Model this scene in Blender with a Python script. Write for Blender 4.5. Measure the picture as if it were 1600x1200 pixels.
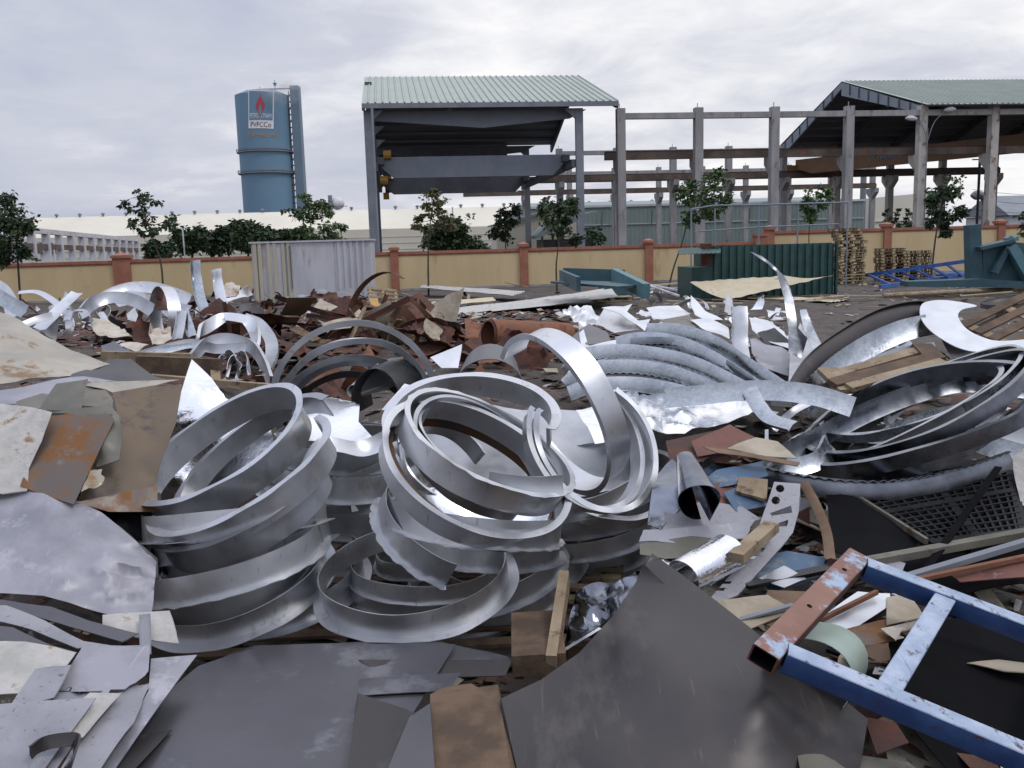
import bpy, bmesh, math, random
from mathutils import Vector, Matrix, noise
from mathutils.geometry import delaunay_2d_cdt
R = math.radians
rnd = random.Random(11)
V = Vector
S = bpy.context.scene
for o in list(bpy.data.objects): bpy.data.objects.remove(o)
COL = S.collection

# ------------------------------------------------------------------ camera
F = 1450.0                       # focal length in pixels of the 1600 px wide photograph
CAMZ = 2.45
PITCH, ROLL = R(8.63), R(1.6)
cam_d = bpy.data.cameras.new('camera'); cam = bpy.data.objects.new('camera', cam_d); COL.objects.link(cam)
cam_d.sensor_width = 36; cam_d.lens = F/1600*36; cam_d.clip_start = 0.05; cam_d.clip_end = 6000
fwd = V((0, math.cos(PITCH), -math.sin(PITCH)))
rt0 = V((1, 0, 0)); up0 = rt0.cross(fwd)
rt = (rt0*math.cos(ROLL) - up0*math.sin(ROLL)).normalized()
up = rt.cross(fwd).normalized()
mw = Matrix((rt, up, -fwd)).transposed().to_4x4(); mw.translation = V((0, 0, CAMZ))
cam.matrix_world = mw
S.camera = cam
CAM = V((0, 0, CAMZ))

# ------------------------------------------------------------------ world, sun, exposure
SUN_EL, SUN_AZ = R(56), R(118)    # azimuth measured from +Y towards +X
w = bpy.data.worlds.new('World'); S.world = w; w.use_nodes = True
nt = w.node_tree; N = nt.nodes; L = nt.links
for n in list(N): N.remove(n)
out = N.new('ShaderNodeOutputWorld'); bg = N.new('ShaderNodeBackground'); bg.inputs[1].default_value = 0.1
sky = N.new('ShaderNodeTexSky'); sky.sky_type = 'NISHITA'; sky.sun_disc = False
sky.sun_elevation = SUN_EL; sky.sun_rotation = SUN_AZ; sky.air_density = 1.5; sky.dust_density = 3
tc = N.new('ShaderNodeTexCoord')
sep = N.new('ShaderNodeSeparateXYZ'); L.new(tc.outputs['Generated'], sep.inputs[0])
# project the direction on a cloud layer so that clouds get flatter towards the horizon
az = N.new('ShaderNodeMath'); az.operation = 'ADD'; az.inputs[1].default_value = 0.22; L.new(sep.outputs[2], az.inputs[0])
mx = N.new('ShaderNodeMath'); mx.operation = 'MAXIMUM'; mx.inputs[1].default_value = 0.1; L.new(az.outputs[0], mx.inputs[0])
dv = N.new('ShaderNodeVectorMath'); dv.operation = 'DIVIDE'; cmb = N.new('ShaderNodeCombineXYZ')
for i in range(3): L.new(mx.outputs[0], cmb.inputs[i])
L.new(tc.outputs['Generated'], dv.inputs[0]); L.new(cmb.outputs[0], dv.inputs[1])
def wnoise(scale, detail, rough, off, dist=0.3):
    mp = N.new('ShaderNodeMapping'); mp.inputs['Location'].default_value = off; mp.inputs['Scale'].default_value = (1, 1, .4)
    L.new(dv.outputs[0], mp.inputs[0])
    n = N.new('ShaderNodeTexNoise'); n.inputs['Scale'].default_value = scale; n.inputs['Detail'].default_value = detail
    n.inputs['Roughness'].default_value = rough; n.inputs['Distortion'].default_value = dist
    L.new(mp.outputs[0], n.inputs['Vector']); return n.outputs['Fac']
n1 = wnoise(1.1, 7, .55, (3.1, 1.7, 0)); n2 = wnoise(3.2, 6, .6, (7.3, 2.2, 1), .6)
mxn = N.new('ShaderNodeMix'); mxn.data_type = 'FLOAT'; mxn.inputs[0].default_value = .3
L.new(n1, mxn.inputs[2]); L.new(n2, mxn.inputs[3])
# brighter towards the right-hand (sun) side
dotn = N.new('ShaderNodeVectorMath'); dotn.operation = 'DOT_PRODUCT'; L.new(tc.outputs['Generated'], dotn.inputs[0])
dotn.inputs[1].default_value = (math.sin(R(30))*math.cos(R(25)), math.cos(R(30))*math.cos(R(25)), math.sin(R(25)))
sm = N.new('ShaderNodeMapRange'); sm.inputs[1].default_value = .55; sm.inputs[2].default_value = 1; sm.inputs[3].default_value = -.09; sm.inputs[4].default_value = .13
L.new(dotn.outputs['Value'], sm.inputs[0])
ad = N.new('ShaderNodeMath'); ad.operation = 'ADD'; L.new(mxn.outputs[0], ad.inputs[0]); L.new(sm.outputs[0], ad.inputs[1])
rmp = N.new('ShaderNodeValToRGB'); L.new(ad.outputs[0], rmp.inputs[0])
e = rmp.color_ramp.elements
e[0].position = .30; e[0].color = (.47, .51, .64, 1)
e[1].position = .68; e[1].color = (1.0, .99, 1.0, 1)
m = e.new(.50); m.color = (.62, .64, .735, 1)
# overcast: the zenith is brighter than the horizon
zr = N.new('ShaderNodeMapRange'); zr.inputs[1].default_value = .25; zr.inputs[2].default_value = 1; zr.inputs[3].default_value = 10.4; zr.inputs[4].default_value = 22.0
L.new(sep.outputs[2], zr.inputs[0])
sc = N.new('ShaderNodeVectorMath'); sc.operation = 'SCALE'; L.new(rmp.outputs[0], sc.inputs[0]); L.new(zr.outputs[0], sc.inputs['Scale'])
mixs = N.new('ShaderNodeMix'); mixs.data_type = 'RGBA'; mixs.inputs[0].default_value = .93
L.new(sky.outputs[0], mixs.inputs[6]); L.new(sc.outputs[0], mixs.inputs[7])
L.new(mixs.outputs[2], bg.inputs[0]); L.new(bg.outputs[0], out.inputs[0])
sun_d = bpy.data.lights.new('sun', 'SUN'); sun_d.energy = 1.0; sun_d.angle = R(15); sun_d.color = (1, .96, .9)
sun = bpy.data.objects.new('sun', sun_d); COL.objects.link(sun)
sdir = V((math.sin(SUN_AZ)*math.cos(SUN_EL), math.cos(SUN_AZ)*math.cos(SUN_EL), math.sin(SUN_EL)))
sun.rotation_euler = sdir.to_track_quat('Z', 'Y').to_euler(); sun.location = (0, 0, 60)
S.view_settings.view_transform = 'Standard'; S.view_settings.look = 'None'
S.view_settings.exposure = 0.0; S.view_settings.gamma = 1
S.render.engine = 'CYCLES'
S.cycles.max_bounces = 6; S.cycles.glossy_bounces = 4; S.cycles.diffuse_bounces = 3; S.cycles.caustics_reflective = False
S.cycles.sample_clamp_indirect = 4

# ------------------------------------------------------------------ measuring helpers
def ray(px, py):
    return rt*((px-800)/F) + up*(-(py-600)/F) + fwd
def P(px, py, Y):                 # the point seen at that pixel, Y metres ahead
    d = ray(px, py); return CAM + d*(Y/d.y)
def G(px, py, z=0.0):             # the point seen at that pixel, at height z
    d = ray(px, py); return CAM + d*((z-CAMZ)/d.z)

# ------------------------------------------------------------------ materials
MATS = {}
def mat(name, c1, c2=None, rough=.6, rough2=None, metal=0.0, scale=3.0, lo=.4, hi=.6, bump=0.0, bscale=25.0,
        c3=None, s3=6.0, t3=.62, m3=None, stretch=(1, 1, 1), cell=0, spec=.5, detail=7, sub=None, scr=None):
    if name in MATS: return MATS[name]
    m = bpy.data.materials.new(name); m.use_nodes = True; nt = m.node_tree; N = nt.nodes; L = nt.links
    b = N['Principled BSDF']; c2 = c2 or c1; rough2 = rough if rough2 is None else rough2
    tc = N.new('ShaderNodeTexCoord'); oi = N.new('ShaderNodeObjectInfo')
    k = N.new('ShaderNodeVectorMath'); k.operation = 'SCALE'; k.inputs[0].default_value = (37, 61, 23); L.new(oi.outputs['Random'], k.inputs['Scale'])
    a = N.new('ShaderNodeVectorMath'); a.operation = 'ADD'; L.new(tc.outputs['Object'], a.inputs[0]); L.new(k.outputs[0], a.inputs[1])
    mp = N.new('ShaderNodeMapping'); mp.inputs['Scale'].default_value = stretch; L.new(a.outputs[0], mp.inputs[0])
    def nz(s, d=detail, r=.6):
        n = N.new('ShaderNodeTexNoise'); n.inputs['Scale'].default_value = s; n.inputs['Detail'].default_value = d; n.inputs['Roughness'].default_value = r
        L.new(mp.outputs[0], n.inputs['Vector']); return n.outputs['Fac']
    def rng(src, a0, a1, b0, b1):
        r = N.new('ShaderNodeMapRange'); r.inputs[1].default_value = a0; r.inputs[2].default_value = a1; r.inputs[3].default_value = b0; r.inputs[4].default_value = b1
        L.new(src, r.inputs[0]); return r.outputs[0]
    def mixc(f, A, B):
        x = N.new('ShaderNodeMix'); x.data_type = 'RGBA'; L.new(f, x.inputs[0])
        for s, v in ((6, A), (7, B)):
            if isinstance(v, tuple): x.inputs[s].default_value = (*v, 1)
            else: L.new(v, x.inputs[s])
        return x.outputs[2]
    f = rng(nz(scale), lo, hi, 0, 1)
    col = mixc(f, c1, c2); rg = rng(f, 0, 1, rough, rough2)
    if cell:
        v = N.new('ShaderNodeTexVoronoi'); v.inputs['Scale'].default_value = cell; L.new(mp.outputs[0], v.inputs['Vector'])
        s = N.new('ShaderNodeSeparateColor'); L.new(v.outputs['Color'], s.inputs[0])
        cf = rng(s.outputs[0], 0, 1, .0, .35)
        col = mixc(cf, col, tuple(min(1, x*1.35) for x in c2))
        ra = N.new('ShaderNodeMath'); ra.operation = 'ADD'; L.new(rg, ra.inputs[0]); L.new(rng(s.outputs[1], 0, 1, -.08, .1), ra.inputs[1]); rg = ra.outputs[0]
    if c3:
        f3 = rng(nz(s3, 8, .7), t3-.04, t3+.04, 0, 1)
        col = mixc(f3, col, c3)
        if m3 is not None:
            L.new(rng(f3, 0, 1, metal, m3), b.inputs['Metallic'])
            x = N.new('ShaderNodeMix'); x.data_type = 'FLOAT'; L.new(f3, x.inputs[0]); L.new(rg, x.inputs[2]); x.inputs[3].default_value = .85; rg = x.outputs[0]
    if scr:
        m2_ = N.new('ShaderNodeMapping'); m2_.inputs['Scale'].default_value = (30, 1.6, 8); m2_.inputs['Rotation'].default_value = (0, 0, .5); L.new(a.outputs[0], m2_.inputs[0])
        n2_ = N.new('ShaderNodeTexNoise'); n2_.inputs['Scale'].default_value = 1.3; n2_.inputs['Detail'].default_value = 3; L.new(m2_.outputs[0], n2_.inputs['Vector'])
        col = mixc(rng(n2_.outputs['Fac'], .66, .72, 0, .7), col, scr)
    if m3 is None: b.inputs['Metallic'].default_value = metal
    L.new(col, b.inputs['Base Color']); L.new(rg, b.inputs['Roughness'])
    b.inputs['Specular IOR Level'].default_value = spec
    if sub: b.inputs['Transmission Weight'].default_value = 0
    if bump:
        bm_ = N.new('ShaderNodeBump'); bm_.inputs['Strength'].default_value = bump; bm_.inputs['Distance'].default_value = .02
        L.new(nz(bscale, 6, .65), bm_.inputs['Height']); L.new(bm_.outputs[0], b.inputs['Normal'])
    MATS[name] = m; return m
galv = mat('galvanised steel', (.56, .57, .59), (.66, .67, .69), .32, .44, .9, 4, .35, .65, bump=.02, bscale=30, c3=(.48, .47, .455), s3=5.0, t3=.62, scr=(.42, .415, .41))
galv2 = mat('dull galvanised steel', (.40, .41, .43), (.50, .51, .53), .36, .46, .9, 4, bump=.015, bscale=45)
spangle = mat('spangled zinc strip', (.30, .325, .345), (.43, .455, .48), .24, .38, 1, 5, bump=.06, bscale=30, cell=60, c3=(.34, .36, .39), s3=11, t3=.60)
dzinc = mat('zinc strip with painted dark reflection', (.15, .16, .18), (.25, .265, .29), .22, .36, 1, 4, bump=.03, bscale=20, c3=(.32, .33, .36), s3=4, t3=.62)  # base darkened to paint in the dark surroundings these strips reflect
bright = mat('bright zinc sheet', (.80, .81, .84), (.92, .93, .95), .12, .24, 1, 3, bump=.1, bscale=9)
foil = mat('crumpled bright foil', (.78, .79, .82), (.92, .92, .94), .10, .20, 1, 3, bump=.35, bscale=6)
whites = mat('white sheet with painted sky glare', (.60, .62, .65), (.72, .73, .76), .3, .45, .35, 3, bump=.05)  # on the zinc sheets the white paints in reflected bright sky
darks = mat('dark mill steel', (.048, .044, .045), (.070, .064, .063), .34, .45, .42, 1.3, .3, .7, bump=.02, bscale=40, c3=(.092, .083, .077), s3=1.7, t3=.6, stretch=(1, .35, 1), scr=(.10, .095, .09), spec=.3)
bluesteel = mat('blue grey mill steel', (.080, .080, .090), (.120, .118, .130), .30, .42, .5, 1.2, .3, .7, bump=.05, bscale=30, c3=(.17, .175, .19), s3=2.2, t3=.62)
wet = mat('wet grey sheet', (.22, .22, .245), (.33, .325, .36), .36, .55, .3, 2.2, .40, .60, bump=.03, bscale=14, c3=(.38, .37, .40), s3=5, t3=.60, scr=(.42, .41, .44))
wetlight = mat('pale scratched sheet', (.23, .23, .25), (.31, .305, .33), .40, .6, .2, 3.5, bump=.1, bscale=40, c3=(.10, .095, .12), s3=38, t3=.635)
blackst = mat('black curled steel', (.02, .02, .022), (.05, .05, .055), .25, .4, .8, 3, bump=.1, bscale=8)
rust = mat('rusted steel', (.075, .034, .022), (.135, .058, .034), .75, .9, 0, 4, bump=.4, c3=(.07, .03, .02), s3=7, t3=.58)
rustd = mat('dark rust', (.045, .022, .017), (.11, .04, .025), .75, .9, 0, 4, bump=.4)
rusto = mat('orange rust', (.17, .068, .035), (.22, .10, .055), .8, .9, 0, 5, bump=.3, c3=(.12, .04, .02), s3=5, t3=.57)
brownsh = mat('brown oiled sheet', (.115, .085, .055), (.16, .115, .075), .38, .6, .3, 1.6, bump=.06, c3=(.075, .065, .055), s3=3, t3=.6)
rustsh = mat('patchy rusted sheet', (.125, .10, .085), (.20, .09, .03), .4, .7, .35, 4.5, .44, .58, bump=.1, c3=(.16, .17, .17), s3=6, t3=.62)
beige = mat('dirty beige sheet', (.33, .30, .24), (.45, .41, .34), .35, .6, .45, 2.5, bump=.25, bscale=16, c3=(.24, .15, .07), s3=3.5, t3=.60)
olive = mat('olive dusty sheet', (.13, .125, .10), (.20, .185, .15), .45, .65, .35, 2.5, bump=.12, c3=(.10, .07, .045), s3=5, t3=.6)
crust = mat('flaking pale crust', (.38, .37, .34), (.50, .48, .45), .6, .8, .1, 7, bump=.6, bscale=22, c3=(.27, .19, .10), s3=7, t3=.62)
card = mat('weathered board', (.29, .24, .175), (.40, .35, .27), .85, .9, 0, 4, bump=.1)
cardd = mat('brown board', (.12, .075, .045), (.19, .125, .08), .85, .9, 0, 4, bump=.1)
wood = mat('weathered timber', (.22, .16, .10), (.33, .26, .17), .85, .9, 0, 4, bump=.3, bscale=30, stretch=(1, 1, 1), c3=(.10, .07, .045), s3=9, t3=.6)
wooddk = mat('dark damp timber', (.07, .045, .028), (.14, .09, .055), .8, .9, 0, 5, bump=.3)
woodlt = mat('fresh pale timber', (.42, .33, .19), (.54, .43, .26), .8, .9, 0, 6, bump=.2, c3=(.2, .12, .06), s3=7, t3=.6)
bluetop = mat('lit top of chipped blue paint', (.27, .34, .46), (.40, .46, .57), .40, .55, 0, 9, bump=.35, bscale=30, c3=(.06, .04, .04), s3=13, t3=.60, scr=(.07, .12, .30))  # paler copy for top faces, skylight put into the colour; chips are wear
blueside = mat('shaded side of blue paint', (.018, .045, .14), (.03, .075, .20), .4, .5, 0, 5, bump=.2, c3=(.06, .03, .025), s3=14, t3=.64)  # darker copy of the same paint, shade of the sides in its colour
blueba = mat('bright blue paint', (.03, .10, .35), (.05, .15, .42), .45, .6, 0, 3)
bluesh = mat('faded blue sheet', (.035, .07, .13), (.06, .115, .19), .4, .6, 0, 3, c3=(.15, .17, .18), s3=4, t3=.6)
redpr = mat('red oxide primer', (.11, .038, .030), (.16, .065, .045), .6, .75, 0, 5, bump=.1, c3=(.26, .24, .22), s3=8, t3=.66)
teal = mat('teal machine paint', (.030, .072, .092), (.042, .098, .12), .45, .6, 0, 2, bump=.05, c3=(.03, .09, .10), s3=2, t3=.6)
teall = mat('light teal paint', (.075, .17, .20), (.10, .21, .24), .5, .6, 0, 3)
greenc = mat('dark green cladding', (.016, .055, .052), (.025, .075, .068), .5, .6, 0, 2, c3=(.05, .10, .09), s3=3, t3=.62)
cabinw = mat('off white cabin paint', (.46, .46, .49), (.54, .54, .57), .55, .65, 0, 1.5, c3=(.36, .32, .26), s3=2, t3=.64, stretch=(1, 1, .2))
cabinc = mat('cream door trim', (.44, .40, .31), (.52, .47, .36), .6, .7, 0, 2, stretch=(1, 1, .2))
plaster = mat('yellow plaster', (.58, .445, .245), (.64, .50, .29), .85, .9, 0, .6, c3=(.46, .35, .20), s3=1.1, t3=.64, bump=.05, stretch=(1, 1, .25), scr=(.44, .34, .20))
terra = mat('terracotta paint', (.30, .12, .075), (.37, .16, .10), .8, .85, 0, 2, bump=.05)
conc = mat('grey concrete', (.26, .255, .26), (.35, .345, .34), .85, .9, 0, 1.2, bump=.15, c3=(.17, .16, .155), s3=1.6, t3=.6, stretch=(1, 1, .35))
concr = mat('stained pale concrete', (.42, .40, .37), (.50, .48, .44), .85, .9, 0, 1.2, bump=.1, c3=(.22, .12, .07), s3=1.3, t3=.585, stretch=(1, 1, .6))
concd = mat('brown stained concrete', (.085, .066, .055), (.14, .11, .09), .85, .9, 0, .8, c3=(.20, .09, .05), s3=.7, t3=.6)
concl = mat('white concrete', (.52, .52, .55), (.60, .60, .63), .8, .9, 0, .6, c3=(.38, .33, .30), s3=.5, t3=.6)
steelg = mat('grey painted steelwork', (.17, .185, .21), (.22, .235, .26), .5, .6, 0, .8, c3=(.15, .12, .11), s3=1.2, t3=.66)
steelgd = mat('dark steelwork', (.07, .075, .085), (.10, .105, .12), .55, .65, 0, 1)
girder = mat('pale blue grey girder', (.19, .22, .26), (.23, .26, .30), .5, .6, 0, .7)
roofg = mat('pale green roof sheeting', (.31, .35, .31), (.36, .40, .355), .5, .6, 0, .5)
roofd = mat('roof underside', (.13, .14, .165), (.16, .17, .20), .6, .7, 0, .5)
greenw = mat('mint cladding', (.20, .26, .25), (.22, .28, .265), .6, .7, 0, .3)
creamw = mat('cream cladding', (.62, .58, .47), (.68, .64, .53), .6, .7, 0, .05)
silob = mat('blue silo paint', (.13, .235, .325), (.15, .26, .35), .55, .65, 0, .03)
silobd = mat('dark blue steel', (.13, .19, .25), (.16, .22, .28), .6, .7, 0, .1)
signw = mat('white sign paint', (.75, .76, .78), None, .5)
signr = mat('red sign paint', (.42, .05, .07), None, .5)
signo = mat('orange sign paint', (.50, .28, .10), None, .5)
signbr = mat('dark red lettering', (.10, .03, .04), None, .5)
signcy = mat('pale sign blue', (.14, .19, .24), None, .5)
yellow = mat('yellow crane paint', (.36, .19, .03), (.42, .23, .05), .5, .6, 0, 2)
orange = mat('orange crane paint', (.15, .08, .035), (.19, .10, .04), .5, .6, 0, 1)
plastic = mat('black plastic', (.010, .010, .011), (.022, .022, .024), .45, .6, 0, 4, bump=.05, spec=.2)
rubber = mat('black rubber', (.005, .005, .006), (.009, .009, .010), .7, .8, spec=.05)  # black for wires and strap, and for deep shade in gaps and holes
soil = mat('stony dirt', (.050, .040, .034), (.10, .084, .072), .9, .95, 0, 1.2, .35, .65, bump=1.0, bscale=9, c3=(.24, .22, .20), s3=8, t3=.64)
bark = mat('young bark', (.045, .035, .028), (.08, .065, .05), .9, .95, 0, 8, bump=.3)
leafd = mat('dark leaves', (.022, .045, .018), (.050, .085, .03), .55, .65, 0, 2.5)
leafm = mat('mid green leaves', (.040, .080, .022), (.085, .135, .04), .55, .65, 0, 2.0)
leafo = mat('olive bronze leaves', (.06, .075, .022), (.12, .10, .035), .55, .7, 0, 2.0)
leafb = mat('bluish far leaves', (.030, .055, .030), (.05, .08, .04), .7, .8, 0, .3)
clothm = mat('cream sacking', (.42, .37, .30), (.55, .50, .43), .9, .95, 0, 5, bump=.5, bscale=12, c3=(.25, .12, .07), s3=6, t3=.62)
glassd = mat('dark opening', (.02, .02, .025), None, .5)

# ------------------------------------------------------------------ mesh builder
class MB:
    def __init__(s): s.v = []; s.f = []; s.m = []; s.mats = []
    def mi(s, m):
        if m not in s.mats: s.mats.append(m)
        return s.mats.index(m)
    def add(s, vs, fs, m=None):
        o = len(s.v); s.v += [V(x) for x in vs]; k = s.mi(m) if m else 0
        for f in fs: s.f.append(tuple(i+o for i in f)); s.m.append(k)
    def hexa(s, c, ax, ay, az, m=None):      # centre and three half-axis vectors
        c = V(c); q = [c+ax*i+ay*j+az*k for k in (-1, 1) for j in (-1, 1) for i in (-1, 1)]
        s.add(q, [(0, 2, 3, 1), (4, 5, 7, 6), (0, 1, 5, 4), (2, 6, 7, 3), (0, 4, 6, 2), (1, 3, 7, 5)], m)
    def box(s, c, sz, rz=0, m=None):
        M_ = Matrix.Rotation(rz, 3, 'Z')
        s.hexa(c, M_@V((sz[0]/2, 0, 0)), M_@V((0, sz[1]/2, 0)), V((0, 0, sz[2]/2)), m)
    def bar(s, p0, p1, w_, h_, upv=V((0, 0, 1)), m=None):
        p0 = V(p0); p1 = V(p1); t = (p1-p0); l = t.length; t.normalize()
        x = t.cross(upv)
        if x.length < 1e-4: x = t.cross(V((0, 1, 0)))
        x.normalize(); z = x.cross(t)
        s.hexa((p0+p1)/2, t*(l/2), x*(w_/2), z*(h_/2), m)
    def tube(s, pts, r, n=8, m=None, cap=True):
        pts = [V(p) for p in pts]; rs = r if isinstance(r, (list, tuple)) else [r]*len(pts); vs = []; fs = []; x = None
        for i, p in enumerate(pts):
            t = (pts[min(i+1, len(pts)-1)]-pts[max(i-1, 0)]).normalized()
            if x is None: x = t.orthogonal().normalized()
            x = (x-t*x.dot(t)).normalized(); y = t.cross(x)
            for k in range(n):
                a = 2*math.pi*k/n; vs.append(p+(x*math.cos(a)+y*math.sin(a))*rs[i])
        for i in range(len(pts)-1):
            for k in range(n):
                a = i*n+k; b = i*n+(k+1) % n; fs.append((a, b, b+n, a+n))
        if cap: fs.append(tuple(range(n))[::-1]); fs.append(tuple(range(len(vs)-n, len(vs))))
        s.add(vs, fs, m)
    def prism(s, pts, ext, m=None):           # polygon swept by a vector
        pts = [V(p) for p in pts]; n = len(pts); ext = V(ext)
        s.add(pts+[p+ext for p in pts], [tuple(range(n))[::-1], tuple(range(n, 2*n))]+[(i, (i+1) % n, n+(i+1) % n, n+i) for i in range(n)], m)
    def grid(s, rows, m=None):
        nr, nc = len(rows), len(rows[0]); s.add([p for r in rows for p in r], [(i*nc+j, i*nc+j+1, (i+1)*nc+j+1, (i+1)*nc+j) for i in range(nr-1) for j in range(nc-1)], m)
    def sweep(s, frames, prof, closed=False, m=None):  # frames: (p, N, B); prof: closed polygon of (n, b)
        k = len(prof); vs = [p+n*a+b*c for p, n, b in frames for a, c in prof]; fs = []
        for i in range(len(frames)-(0 if closed else 1)):
            j = (i+1) % len(frames)
            for q in range(k):
                fs.append((i*k+q, i*k+(q+1) % k, j*k+(q+1) % k, j*k+q))
        if not closed: fs.append(tuple(range(k))[::-1]); fs.append(tuple(range(len(vs)-k, len(vs))))
        s.add(vs, fs, m)
    def build(s, name, m=None, parent=None, smooth=True, thick=0, angle=35, base=None):
        me = bpy.data.meshes.new(name)
        if parent is not None: org = V(parent['_o'])
        elif base is not None: org = V(base)
        else:
            xs = [p.x for p in s.v]; ys = [p.y for p in s.v]; zs = [p.z for p in s.v]
            org = V(((min(xs)+max(xs))/2, (min(ys)+max(ys))/2, min(zs)))
        me.from_pydata([p-org for p in s.v], [], s.f)
        if m is not None and not s.mats: s.mats = [m]
        for x in s.mats: me.materials.append(x)
        for p, k in zip(me.polygons, s.m): p.material_index = k
        bm = bmesh.new(); bm.from_mesh(me); bmesh.ops.recalc_face_normals(bm, faces=bm.faces)
        if thick:
            bmesh.ops.solidify(bm, geom=bm.faces[:], thickness=thick)
        bm.to_mesh(me); bm.free()
        if smooth:
            for p in me.polygons: p.use_smooth = True
            me.set_sharp_from_angle(angle=R(angle))
        ob = bpy.data.objects.new(name, me); COL.objects.link(ob)
        ob['_o'] = tuple(org)
        if parent is not None: ob.parent = parent; ob['_o'] = parent['_o']
        else: ob.location = org
        return ob
def tag(o, label, cat, group=None, kind=None):
    o['label'] = label; o['category'] = cat
    if group: o['group'] = group
    if kind: o['kind'] = kind
    return o
def struct(o): o['kind'] = 'structure'; return o
def thing(name, label, cat, loc, group=None):
    o = bpy.data.objects.new(name, None); COL.objects.link(o); o.location = loc; o['_o'] = tuple(loc); o.empty_display_size = .2
    return tag(o, label, cat, group)
def clone(o, loc, rot=None, scale=None, label=None, group=None):
    c = o.copy(); COL.objects.link(c); c.location = loc
    if rot is not None: c.rotation_euler = rot
    if scale is not None: c.scale = scale
    if label: c['label'] = label
    if group: c['group'] = group
    for ch in o.children:
        d = ch.copy(); COL.objects.link(d); d.parent = c
        for g in ch.children:
            h = g.copy(); COL.objects.link(h); h.parent = d
    return c
def crom(pts, n=8):                           # smooth a polyline
    out_ = []
    q = [pts[0]*2-pts[1]]+pts+[pts[-1]*2-pts[-2]]
    for i in range(1, len(q)-2):
        a, b, c, d = q[i-1:i+3]
        for k in range(n):
            t = k/n; out_.append(.5*((2*b)+(c-a)*t+(2*a-5*b+4*c-d)*t*t+(-a+3*b-3*c+d)*t**3))
    out_.append(pts[-1].copy()); return out_

# ================================================================== GROUND
def sst(a, b, x):
    t = max(0, min(1, (x-a)/(b-a))); return t*t*(3-2*t)
def mound(x, y):
    z = 0
    z += .85*sst(7.5, 10, y)*(1-sst(21, 27, y))*(1-sst(0, 4.5, x-.05*y))           # rusty heap
    z += .25*sst(9, 12, y)*(1-sst(15, 22, y))*sst(-14, -4, x)*(1-sst(-4, 1, x))
    z += (.55*sst(3.9, 4.7, y)+.40*sst(5.0, 5.7, y)+.35*sst(6.0, 6.8, y))*(1-sst(7.8, 9.5, y))*(1-sst(-2.3, -1.7, x))   # left sheet heap
    z += .28*(1-sst(3.7, 4.2, y))*(1-sst(.4, 1, x))                                # under the front sheets
    z += .50*sst(6.5, 7.2, y)*(1-sst(8.5, 10, y))*sst(-2.4, -1.8, x)*(1-sst(.9, 1.6, x))   # behind the rings
    z += .35*sst(2.2, 3.6, y)*(1-sst(11, 13, y))*sst(1.15, 1.8, x)               # right clutter
    z += .50*sst(6.3, 8.2, y)*(1-sst(9.3, 12, y))*sst(.8, 2.2, x)                   # right strip heap
    return z
def ground_z(x, y):
    d = min(1, 30/max(y, 1))
    return mound(x, y) + d*(.10*noise.noise(V((x*.9, y*.9, 3))) + .05*noise.noise(V((x*3, y*3, 7))))*(1 if y < 45 else .2)
xs = [-900, -300, -120, -70, -45]+[-30+.5*i for i in range(121)]+[45, 70, 120, 300, 900]
ys = [-300, -60, -20, -8, 0]+[1+.3*i for i in range(110)]+[35+1.5*i for i in range(20)]+[70, 100, 180, 400, 1500, 4000]
g = MB(); g.grid([[V((x, y, ground_z(x, y) if abs(x) < 31 and 0 < y < 66 else 0)) for x in xs] for y in ys])
struct(g.build('ground', soil, angle=80))

# ================================================================== BACKGROUND
A7 = R(7)
class Frame:
    def __init__(s, x, y, a=A7): s.o = V((x, y, 0)); s.u = V((math.cos(a), math.sin(a), 0)); s.w = V((-math.sin(a), math.cos(a), 0)); s.a = a
    def __call__(s, u, v, z): return s.o+s.u*u+s.w*v+V((0, 0, z))
def fbox(mb, fr, u0, u1, v0, v1, z0, z1, m=None):
    mb.hexa(fr((u0+u1)/2, (v0+v1)/2, (z0+z1)/2), fr.u*(u1-u0)/2, fr.w*(v1-v0)/2, V((0, 0, (z1-z0)/2)), m)

# --- cream warehouse far behind
wf = Frame(-125, 236, R(5.0))
t = thing('warehouse', 'very long low cream warehouse with small roof vents behind the blue silo', 'warehouse', wf(80, 0, 0))
b = MB(); b.prism([wf(0, 0, 0), wf(0, 0, 7), wf(0, 16, 12.6), wf(0, 32, 7), wf(0, 32, 0)], wf.u*178); b.build('wall', creamw, t)
b = MB()
for i in range(29):
    c = wf(6+6.0*i, 16, 12.5); b.tube([c, c+V((0, 0, .5))], .28, 8); b.tube([c+V((0, 0, .5)), c+V((0, 0, .8)), c+V((0, 0, 1.05))], [.5, .55, .2], 8)
b.build('roof_vent', steelg, t)['kind'] = 'stuff'
b = MB()
for i in range(3): fbox(b, wf, 4, 174, -.12, -.04, 1.7+1.6*i, 1.78+1.6*i)
b.build('wall_rail', concl, t)

# --- blue silo (tower) with sign
SD = 400.0
def SP(px, py, dy=0): return P(px, py, SD+dy)
cx0 = (P(373.5, 230, SD).x+P(455.5, 230, SD).x)/2; sr = (P(455.5, 230, SD).x-P(373.5, 230, SD).x)/2
ztop = SP(415, 137).z; cyc = SD+sr; ksc = cyc/SD; cx0 *= ksc; sr *= ksc
t = thing('silo_tower', 'tall blue round tower with a white framed flame sign behind the warehouse', 'tower', (cx0, cyc, 0))
def cyl(mb, x, y, r, z0, z1, n=48, r1=None): mb.tube([V((x, y, z0)), V((x, y, z1))], [r, r1 or r], n)
zc1, zc2 = SP(415, 232).z, SP(415, 266).z
b = MB(); cyl(b, cx0, cyc, sr*.965, 0, zc2); cyl(b, cx0, cyc, sr*.98, zc2, zc1); cyl(b, cx0, cyc, sr*1.0, zc1, ztop-1.6); b.build('shell', silob, t)
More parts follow.
